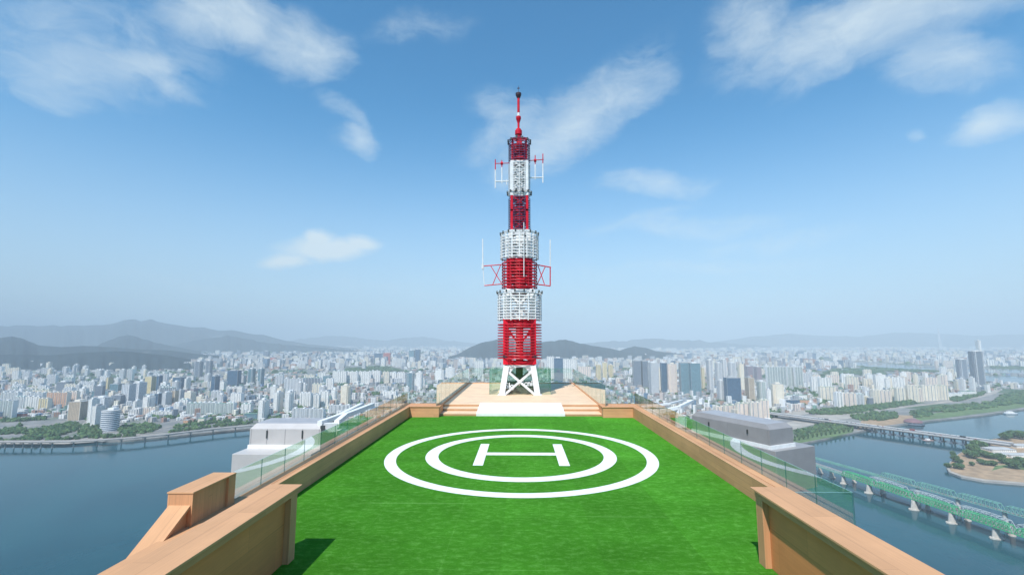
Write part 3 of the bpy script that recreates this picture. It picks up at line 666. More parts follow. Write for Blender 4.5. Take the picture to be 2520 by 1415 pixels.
# hills
m, k, out = mat('hill_forest'); hill_m = m
t = k.new('ShaderNodeTexCoord'); o = t.outputs['Object']; a_ = k.noise(o, 0.004, 7, 0.7); b_ = k.noise(o, 0.0012, 5, 0.6)
cc = k.mix(k.ramp(a_, 0.3, 0.7), (0.014, 0.024, 0.030, 1), (0.028, 0.042, 0.046, 1)); cc = k.mix(k.ramp(b_, 0.66, 0.74, 0, 0.5), cc, (0.25, 0.24, 0.22, 1))
princ(k, out, cc, 0.95, 0, 0.1)
def vnoise(x, s): return math.sin(x * s) * .5 + math.sin(x * s * 2.3 + 1.7) * .3 + math.sin(x * s * 5.1 + .4) * .2
def ridge(name, pix, D, depth=0.10):
    xs = [p[0] for p in pix]; ys = [p[1] for p in pix]; step = max(3, (xs[-1] - xs[0]) / 260); X = np.arange(xs[0], xs[-1] + 1, step)
    Y = np.interp(X, xs, ys); rows = []; NR = 15
    rg = np.random.default_rng(int(D))
    jag = np.interp(np.arange(len(X)), np.arange(0, len(X) + 4, 3), rg.normal(0, 1, len(np.arange(0, len(X) + 4, 3)))) * 0.5
    base_off = {}
    V = []
    for i, (x, y) in enumerate(zip(X, Y)):
        top = onY(x, y + jag[i] * min(1.6, (870 - y) * .05 if y < 870 else 0), D); hgt = max(top.z - LZ, 2)
        for j in range(NR):
            u = -1 + 2 * j / (NR - 1)                         # -1 front foot .. 1 back foot
            fall = (0.5 + 0.5 * math.cos(math.pi * u)) ** 0.85
            spur = 1 + (0.22 * vnoise(x * .06 + 3 * u, 1.0) * (1 - fall) * 2 if j not in (0, NR - 1) else 0)
            dd = u * hgt * 2.6 * (1.15 + .35 * vnoise(x, .045))
            sc_ = (D + dd) / D
            V.append((top.x * sc_, D + dd, LZ - 1 + (hgt + 1) * max(0, min(1, fall * spur)) if j != NR // 2 else top.z))
    Fs = [(i * NR + j, i * NR + j + 1, (i + 1) * NR + j + 1, (i + 1) * NR + j) for i in range(len(X) - 1) for j in range(NR - 1)]
    b = MB(); b.v = V; b.f = [tuple(reversed(f)) for f in Fs]; b.m = [0] * len(Fs); b.c = [None] * len(Fs)
    return tag(b.build(name, hill_m, smooth=True), kind='structure')
ridge('hills', [(-700, 825), (-200, 810), (0, 803), (60, 801), (130, 802), (190, 801), (250, 800), (280, 795), (305, 788), (330, 786), (345, 790), (372, 785), (385, 790), (420, 797), (470, 806), (500, 805), (540, 813), (570, 813), (610, 821), (650, 824), (700, 838), (760, 847), (820, 852), (900, 860)], 12500)
ridge('hills', [(380, 858), (440, 846), (500, 834), (560, 826), (600, 832), (650, 842), (720, 850), (800, 856), (900, 864)], 9800)
ridge('hills', [(215, 866), (250, 845), (290, 829), (315, 824), (340, 830), (380, 842), (430, 853), (480, 862), (520, 868)], 7800)
ridge('hills', [(-800, 850), (-200, 838), (0, 831), (30, 828), (60, 834), (95, 849), (150, 854), (200, 851), (260, 853), (330, 859), (420, 862), (470, 869), (540, 876)], 5600)
ridge('hills', [(-500, 885), (0, 872), (120, 874), (200, 868), (280, 864), (330, 866), (400, 874), (470, 884)], 4300)
ridge('hills', [(1095, 880), (1125, 872), (1152, 857), (1180, 845), (1215, 837), (1260, 830), (1300, 832), (1335, 841), (1380, 836), (1402, 838), (1440, 847), (1500, 857), (1540, 866), (1600, 876)], 6300)
ridge('hills', [(1490, 874), (1525, 862), (1560, 852), (1590, 856), (1615, 864), (1680, 871)], 6800)
ridge('hills', [(1380, 850), (1470, 842), (1540, 838), (1600, 832), (1650, 836), (1720, 838), (1800, 846), (1900, 852)], 15500)
ridge('hills', [(1700, 848), (1780, 838), (1850, 828), (1950, 822), (2030, 826), (2120, 828), (2200, 818), (2280, 820), (2400, 826), (2520, 822), (2800, 818), (3200, 830)], 19000)
ridge('hills', [(650, 850), (740, 834), (800, 828), (840, 826), (900, 834), (950, 838), (1000, 831), (1050, 829), (1100, 838), (1200, 848), (1300, 855)], 21000)

# ================================================================== TREES
m, k, out = mat('foliage'); fol_m = m
ca = k.new('ShaderNodeVertexColor'); ca.layer_name = 'Col'; t = k.new('ShaderNodeTexCoord'); nz = k.noise(t.outputs['Object'], 0.35, 4, 0.7)
princ(k, out, k.mix(1.0, ca.outputs[0], k.ramp(nz, 0.25, 0.75, 0.55, 1.4), 'MULTIPLY'), 0.85, 0, 0.15)
trunk_m = paint('bark', (0.10, 0.07, 0.045), 0.9)
bmt = bmesh.new(); bmesh.ops.create_icosphere(bmt, subdivisions=1, radius=1.0); ICO = np.array([v.co[:] for v in bmt.verts]); ICF = [tuple(v.index for v in f.verts) for f in bmt.faces]; bmt.free()
bmt = bmesh.new(); bmesh.ops.create_icosphere(bmt, subdivisions=2, radius=1.0); ICO2 = np.array([v.co[:] for v in bmt.verts]); ICF2 = [tuple(v.index for v in f.verts) for f in bmt.faces]; bmt.free()
def green():
    a = random.random(); v = random.uniform(0.65, 1.35); return ((0.032 + 0.06 * a) * v, (0.082 + 0.06 * a) * v, (0.032 + 0.02 * a) * v)
def blob(b, x, y, z, r, rz=None, c=None, I=ICO, FF=ICF):
    rz = rz or r * .8; P_ = I * (1 + rng.normal(0, .17, (len(I), 1))); b.quads([(x + p[0] * r, y + p[1] * r, z + p[2] * rz) for p in P_], FF, 0, c or green())
def inside(x, y, pg):
    r_ = False; j = len(pg) - 1
    for i in range(len(pg)):
        if (pg[i][1] > y) != (pg[j][1] > y) and x < (pg[j][0] - pg[i][0]) * (y - pg[i][1]) / (pg[j][1] - pg[i][1]) + pg[i][0]: r_ = not r_
        j = i
    return r_
def wood(pix, name='woodland', gap=9.0, hr=(4, 8), lim=420, hill=0.0):
    W_ = [P0(x, y, LZ) for x, y in pix]; pg = [(p.x, p.y) for p in W_]; x0, x1 = min(p[0] for p in pg), max(p[0] for p in pg); y0, y1 = min(p[1] for p in pg), max(p[1] for p in pg)
    b = MB(); cnt = 0; A_ = abs(sum(pg[i][0] * pg[(i + 1) % len(pg)][1] - pg[(i + 1) % len(pg)][0] * pg[i][1] for i in range(len(pg)))) / 2
    nn = int(min(lim, A_ / (gap * gap)))
    g_ = math.sqrt(A_ / max(nn, 1)) / gap
    tries = 0
    while cnt < nn and tries < 40 * nn + 200:
        tries += 1; x, y = random.uniform(x0, x1), random.uniform(y0, y1)
        if not inside(x, y, pg): continue
        cnt += 1; r = random.uniform(*hr) * g_ * .95; hz = random.uniform(*hr) * 1.1
        blob(b, x, y, LZ + hz * .45, r, hz * .75)
        if random.random() < .6: blob(b, x + random.uniform(-r, r) * .6, y + random.uniform(-r, r) * .6, LZ + hz * .95, r * .6, hz * .45)
    return tag(b.build(name, fol_m), kind='stuff') if cnt else None
for pg in [[(60, 1072), (100, 1056), (188, 1040), (200, 1046), (190, 1060), (130, 1076), (70, 1078)], [(190, 1066), (214, 1042), (250, 1053), (245, 1072), (200, 1078)],
           [(292, 1056), (310, 1048), (380, 1044), (400, 1052), (368, 1066), (300, 1070)], [(470, 1030), (520, 1024), (630, 1020), (600, 1032), (480, 1038)],
           [(0, 1040), (110, 1033), (110, 1028), (0, 1033)], [(0, 1062), (35, 1052), (60, 1045), (30, 1060), (0, 1072)],
           [(560, 1012), (630, 1005), (640, 1020), (570, 1022)], [(660, 1018), (720, 1022), (718, 1032), (660, 1032)], [(800, 1022), (860, 1015), (850, 1030), (800, 1034)],
           [(700, 1000), (745, 998), (745, 1008), (700, 1010)], [(915, 968), (960, 962), (960, 970), (920, 975)], [(1048, 950), (1075, 950), (1072, 962), (1050, 960)],
           [(60, 1000), (82, 1000), (82, 1014), (66, 1014)], [(120, 945), (165, 930), (205, 950), (150, 955)], [(850, 908), (940, 900), (995, 912), (930, 918), (860, 918)],
           [(690, 885), (740, 880), (760, 892), (700, 896)], [(790, 945), (860, 940), (850, 950), (795, 954)],
           [(1960, 1062), (2040, 1043), (2105, 1050), (2098, 1058), (2010, 1064), (1962, 1080)], [(1985, 1014), (2060, 1005), (2150, 998), (2240, 988), (2240, 996), (2160, 1010), (2060, 1022), (2000, 1020)],
           [(2095, 1026), (2150, 1015), (2205, 1017), (2208, 1030), (2160, 1036), (2110, 1034)], [(2160, 998), (2250, 988), (2255, 994), (2180, 1004)],
           [(2240, 1015), (2330, 1000), (2420, 992), (2520, 978), (2600, 965), (2600, 985), (2520, 992), (2430, 1004), (2330, 1014), (2245, 1030)],
           [(2330, 982), (2400, 972), (2430, 962), (2420, 972), (2350, 990)], [(2460, 975), (2520, 962), (2600, 955), (2600, 968), (2520, 982), (2450, 988)],
           [(1985, 950), (2010, 960), (2050, 992), (2020, 998), (2000, 975)], [(1980, 925), (2010, 930), (2050, 905), (2180, 912), (2180, 922), (2050, 925), (2000, 945)],
           [(1895, 1012), (1925, 1010), (1915, 1025), (1895, 1030)], [(1930, 956), (1985, 952), (1980, 962), (1935, 965)],
           [(1640, 1044), (1700, 1042), (1800, 1062), (1770, 1074), (1700, 1060)], [(1560, 1000), (1640, 1010), (1700, 1030), (1640, 1030)],
           [(2000, 898), (2100, 900), (2200, 908), (2340, 914), (2340, 918), (2180, 914), (2060, 906)], [(2440, 900), (2600, 905), (2600, 910), (2440, 907)], [(0, 1083), (60, 1079), (120, 1081), (200, 1079), (200, 1082), (100, 1086), (0, 1086)], [(215, 1078), (330, 1071), (335, 1075), (220, 1081)], [(0, 1062), (40, 1056), (150, 1064), (100, 1066), (0, 1070)], [(415, 1063), (520, 1048), (620, 1040), (620, 1043), (520, 1052), (420, 1067)], [(430, 1049), (520, 1039), (600, 1034), (600, 1037), (520, 1043), (430, 1054)], [(360, 1030), (400, 1022), (445, 1020), (445, 1030)], [(205, 1030), (226, 1022), (246, 1026), (232, 1040)], [(1420, 892), (1440, 886), (1475, 884), (1470, 896), (1430, 904)], [(1508, 890), (1556, 888), (1556, 908), (1515, 912)], [(1870, 898), (1890, 896), (1892, 925), (1876, 930)]]:
    wood(pg)
HOLES = [[(2400, 922), (2620, 928), (2620, 950), (2400, 940)], [(1900, 880), (2060, 886), (2350, 902), (2620, 905), (2620, 922), (2330, 919), (2200, 914), (2060, 903), (1900, 892)],
         [(0, 1036), (200, 1028), (290, 1040), (420, 1028), (640, 1018), (640, 1100), (0, 1120)], [(1900, 1020), (2240, 975), (2620, 950), (2620, 1100), (1900, 1110)],
         [(2000, 920), (2180, 905), (2190, 925), (2000, 945)], [(840, 903), (940, 897), (1000, 910), (930, 920), (850, 920)]]
def free(x, y): return not any(inside(x, y, hpg) for hpg in HOLES)
# scattered street trees through the whole city
b = MB()
for i in range(2300):
    x = random.uniform(-60, 2620); y = 868 + (1040 - 868) * random.random() ** 1.3
    if (560 < x < 2000 and y > 1035) or y > float(np.interp(x, [a[0] for a in shore], [a[1] for a in shore])) - 6 or not free(x, y): continue
    q_ = P0(x, y, LZ); s_ = max(1.0, q_.y / 1800); r = random.uniform(4, 8) * s_; blob(b, q_.x, q_.y, LZ + r * .5, r * 1.3, r * .8)
tag(b.build('street_trees', fol_m), kind='stuff')

# ================================================================== BUILDINGS
def facade(name, wallc, glassc, bay, fh=3.0, wu=(0.22, 0.78), wv=(0.35, 0.85), rough=0.6, grough=0.25, spec=0.5, band=False):
    m, k, out = mat(name); t = k.new('ShaderNodeTexCoord'); s = k.new('ShaderNodeSeparateXYZ'); k.link(t.outputs['Object'], s.inputs[0])
    ns = k.new('ShaderNodeSeparateXYZ'); k.link(t.outputs['Normal'], ns.inputs[0])
    u = k.math('ADD', k.math('MULTIPLY', s.outputs[0], k.math('ABSOLUTE', ns.outputs[1])), k.math('MULTIPLY', s.outputs[1], k.math('ABSOLUTE', ns.outputs[0])))
    fu = k.math('FRACT', k.math('DIVIDE', k.math('ADD', u, 4000), bay)); fv = k.math('FRACT', k.math('DIVIDE', s.outputs[2], fh))
    def inr(v, a, c): return k.math('MULTIPLY', k.math('GREATER_THAN', v, a), k.math('LESS_THAN', v, c))
    mk = inr(fv, *wv) if band else k.math('MULTIPLY', inr(fu, *wu), inr(fv, *wv))
    mk = k.math('MULTIPLY', mk, k.math('LESS_THAN', k.math('ABSOLUTE', ns.outputs[2]), 0.5))
    oi = k.new('ShaderNodeObjectInfo'); vr = k.math('ADD', 0.93, k.math('MULTIPLY', oi.outputs['Random'], 0.17))
    nz = k.noise(t.outputs['Object'], 0.06, 4, 0.6)
    wall = k.mix(1.0, c4(wallc), k.math('MULTIPLY', vr, k.ramp(nz, .3, .7, .93, 1.07)), 'MULTIPLY')
    cell = k.new('ShaderNodeTexWhiteNoise', noise_dimensions='2D'); cv = k.new('ShaderNodeCombineXYZ'); k.link(k.math('FLOOR', k.math('DIVIDE', k.math('ADD', u, 4000), bay)), cv.inputs[0]); k.link(k.math('FLOOR', k.math('DIVIDE', s.outputs[2], fh)), cv.inputs[1]); k.link(cv.outputs[0], cell.inputs['Vector'])
    gl = k.mix(1.0, c4(glassc), k.math('ADD', 0.6, k.math('MULTIPLY', cell.outputs[0], 0.8)), 'MULTIPLY')
    princ(k, out, k.mix(mk, wall, gl), k.math('ADD', rough, k.math('MULTIPLY', mk, grough - rough)), 0, spec); return m
GLS = (0.17, 0.21, 0.25)
PAL = {
 'white': (facade('flats_white', (0.82, 0.79, 0.74), GLS, 4.2, wu=(0.28, 0.72), wv=(0.4, 0.82)), 'white'),
 'cream': (facade('flats_cream', (0.80, 0.71, 0.56), GLS, 4.0, wu=(0.28, 0.72), wv=(0.4, 0.82)), 'cream'),
 'pink': (facade('flats_pink', (0.80, 0.65, 0.55), GLS, 4.0, wu=(0.28, 0.72), wv=(0.4, 0.82)), 'pinkish cream'),
 'grey': (facade('flats_grey', (0.55, 0.55, 0.55), GLS, 4.5, wu=(0.26, 0.74)), 'light grey'),
 'green': (facade('flats_greygreen', (0.44, 0.49, 0.46), (0.12, 0.16, 0.16), 4.0), 'grey green'),
 'blue': (facade('glass_blue', (0.10, 0.16, 0.23), (0.045, 0.095, 0.16), 3.0, 4.0, (0.08, 0.92), (0.15, 0.95), 0.4, 0.12), 'dark blue glass'),
 'teal': (facade('glass_teal', (0.20, 0.30, 0.34), (0.08, 0.17, 0.21), 3.2, 4.0, (0.10, 0.90), (0.2, 0.9), 0.4, 0.12), 'teal glass'),
 'slate': (facade('office_slate', (0.24, 0.27, 0.31), (0.07, 0.09, 0.12), 3.6, 3.8, (0.15, 0.85), (0.25, 0.85), 0.5, 0.2), 'slate grey'),
 'tan': (facade('office_tan', (0.50, 0.40, 0.29), (0.14, 0.11, 0.09), 5.0), 'tan'),
 'mauve': (facade('office_mauve', (0.30, 0.24, 0.26), (0.12, 0.11, 0.14), 4.5), 'mauve brown'),
 'orange': (facade('flats_orange', (0.62, 0.34, 0.20), (0.30, 0.20, 0.16), 6.0), 'orange striped'),
 'yellow': (facade('flats_yellow', (0.66, 0.55, 0.30), (0.28, 0.24, 0.17), 5.0), 'pale yellow'),
 'red': (facade('block_red', (0.50, 0.13, 0.10), (0.30, 0.08, 0.07), 5.0), 'red'),
 'grid': (facade('office_grid', (0.76, 0.76, 0.75), (0.10, 0.13, 0.18), 5.5, 4.0, (0.15, 0.85), (0.2, 0.8)), 'white gridded'),
 'stripe': (facade('office_banded', (0.80, 0.80, 0.80), (0.06, 0.10, 0.17), 5.0, 5.2, (0, 1), (0.42, 0.92), band=True), 'white banded'),
}
fin_m = paint('flats_fin', (0.80, 0.79, 0.77), 0.7, var=0.08, scale=.05); fin_c = paint('flats_fin_cream', (0.80, 0.72, 0.60), 0.7, var=.08, scale=.05)
shaft_m = paint('flats_shaft', (0.30, 0.33, 0.35), .7, var=.15, scale=.05); rooft = paint('roof_top', (0.46, 0.46, 0.45), .9, var=.25, scale=.1); roofg = paint('roof_green', (0.16, 0.30, 0.22), .9, var=.25, scale=.1)
roofw = paint('roof_white', (0.66, 0.66, 0.66), .8, var=.15, scale=.1)
NB = {}
BLD = []
def building(kind, colr, X, Y, w, d, hh, rz, label=None, gb=LZ):
    """one building with its own wall, roof and lift houses; kind slab / tower / office / round / low"""
    nm = {'slab': 'apartment_block', 'tower': 'apartment_tower', 'office': 'office_building', 'round': 'round_tower', 'low': 'low_building'}[kind]
    cat = {'slab': 'apartment block', 'tower': 'apartment tower', 'office': 'office building', 'round': 'office tower', 'low': 'building'}[kind]
    t = thing(nm, label, cat, (X, Y, gb), rz); wm = PAL[colr][0]; w2, d2 = w / 2, d / 2
    warm = colr in ('cream', 'pink', 'yellow', 'orange', 'tan'); fm = fin_c if warm else fin_m
    b = MB()
    if kind == 'round':
        b.lathe([(w2, 0), (w2, hh)], 0, 0, 28); b.build('wall', wm, t, True)
        r = MB(); r.lathe([(w2 * 1.02, hh), (w2 * 1.02, hh + 1.5)], 0, 0, 28); r.build('roof', rooft, t, True)
        r = MB(); r.box(-w2 * .5, w2 * .3, 0, w2 * .9, hh + 1.5, hh + 7); r.build('lift_house', fm, t, True); return t
    if kind == 'slab':
        b.box(-w2, w2, -d2, d2, 0, hh, 0)
        nb_ = max(2, int(w / 13)); bw = w / nb_
        for i in range(nb_ + 1):
            x = -w2 + i * bw; b.box(x - .55, x + .55, -d2 - 1.3, d2 + 1.3, 0, hh + (.9 if i % 2 == 0 else 0), 1)
            if i < nb_: b.box(x + bw * .42, x + bw * .58, -d2 - .35, d2 + .35, 0, hh + .4, 2)
        b.build('wall', [wm, fm, shaft_m], t, True)
        r = MB(); r.box(-w2 + .6, w2 - .6, -d2 + .3, d2 - .3, hh, hh + .5); r.build('roof', random.choice((rooft, rooft, roofg)), t, True)
        for i in range(nb_):
            if i % 2 == 0 or nb_ < 4:
                x = -w2 + (i + .5) * bw; L_ = MB(); L_.box(x - 3, x + 3, -d2 * .75, d2 * .55, hh + .5, hh + 4.2); L_.build('lift_house', fm, t, True)
    elif kind == 'tower':
        for (x0, x1, y0, y1, m_) in ((-w2, w2, -d2 * .55, d2 * .55, 0), (-w2 * .55, w2 * .55, -d2, d2, 0), (-w2 * .8, w2 * .8, -d2 * .8, d2 * .8, 0)):
            b.box(x0, x1, y0, y1, 0, hh - (0.013 * (abs(x0) + abs(y0)) % 1), m_)
        for sx_ in (-1, 1):
            for sy_ in (-1, 1): b.box(*sorted((sx_ * w2 * .8, sx_ * (w2 * .8 + .6))), *sorted((sy_ * d2 * .8, sy_ * (d2 * .8 + .6))), 0, hh + 1.2, 1)
        for sx_ in (-.55, .55): b.box(sx_ * w2 - .5, sx_ * w2 + .5, -d2 - .5, d2 + .5, 0, hh + 1, 1)
        b.build('wall', [wm, fm], t, True)
        r = MB(); r.box(-w2 * .78, w2 * .78, -d2 * .78, d2 * .78, hh + .1, hh + 1.6); r.build('roof', rooft, t, True)
        r = MB(); r.box(-w2 * .35, w2 * .4, -d2 * .4, d2 * .35, hh + 1.6, hh + 7); r.build('lift_house', fm, t, True)
    elif kind == 'office':
        b.box(-w2, w2, -d2, d2, 0, hh, 0); mm = fm if colr in ('grid', 'tan', 'white') else shaft_m
        for sx_ in (-1, 1):
            for sy_ in (-1, 1): b.box(sx_ * w2 - .6, sx_ * w2 + .6, sy_ * d2 - .6, sy_ * d2 + .6, 0, hh + 1.2, 1)
        b.build('wall', [wm, mm], t, True)
        r = MB(); r.box(-w2 + .7, w2 - .7, -d2 + .7, d2 - .7, hh, hh + .8); r.build('roof', rooft, t, True)
        r = MB(); r.box(-w2 * .6, w2 * .35, -d2 * .5, d2 * .6, hh + .8, hh + 5.5); r.build('plant_room', rooft if random.random() < .5 else fm, t, True)
    else:
        b.box(-w2, w2, -d2, d2, 0, hh, 0); b.build('wall', wm, t, True)
        r = MB(); r.box(-w2 - .4, w2 + .4, -d2 - .4, d2 + .4, hh, hh + .8); r.build('roof', random.choice((rooft, roofg, roofw)), t, True)
    return t
def bpx(kind, colr, xl, xr, yb, yt, label, dep=None, rz=None):
    """place a building measured in the photograph: left, right, foot, top (pixels)"""
    q_ = P0((xl + xr) / 2, yb, LZ); mpp = q_.y / F; w = (xr - xl) * mpp
    hh = onY((xl + xr) / 2, yt, q_.y).z - LZ
    rz = rz if rz is not None else random.uniform(-.12, .12)
    if kind in ('tower', 'office', 'round'): d = dep or min(w, 38); 
    else: d = dep or 14
    view = math.atan2(q_.x, q_.y); e = abs(math.cos(rz + view)); w_ = w if kind == 'round' else max(8, (w - d * abs(math.sin(rz + view))) / max(e, .4))
    cy = q_.y + (d / 2 if kind != 'round' else w / 2)
    if kind in ('slab', 'office', 'tower', 'low'): w_ = min(w_, w * 1.15)
    hh = max(hh, 6); t = building(kind, colr, q_.x * cy / q_.y, cy, w_, d, hh, rz, label); BLD.append((q_.x * cy / q_.y, cy, max(w_, d) / 2)); return t
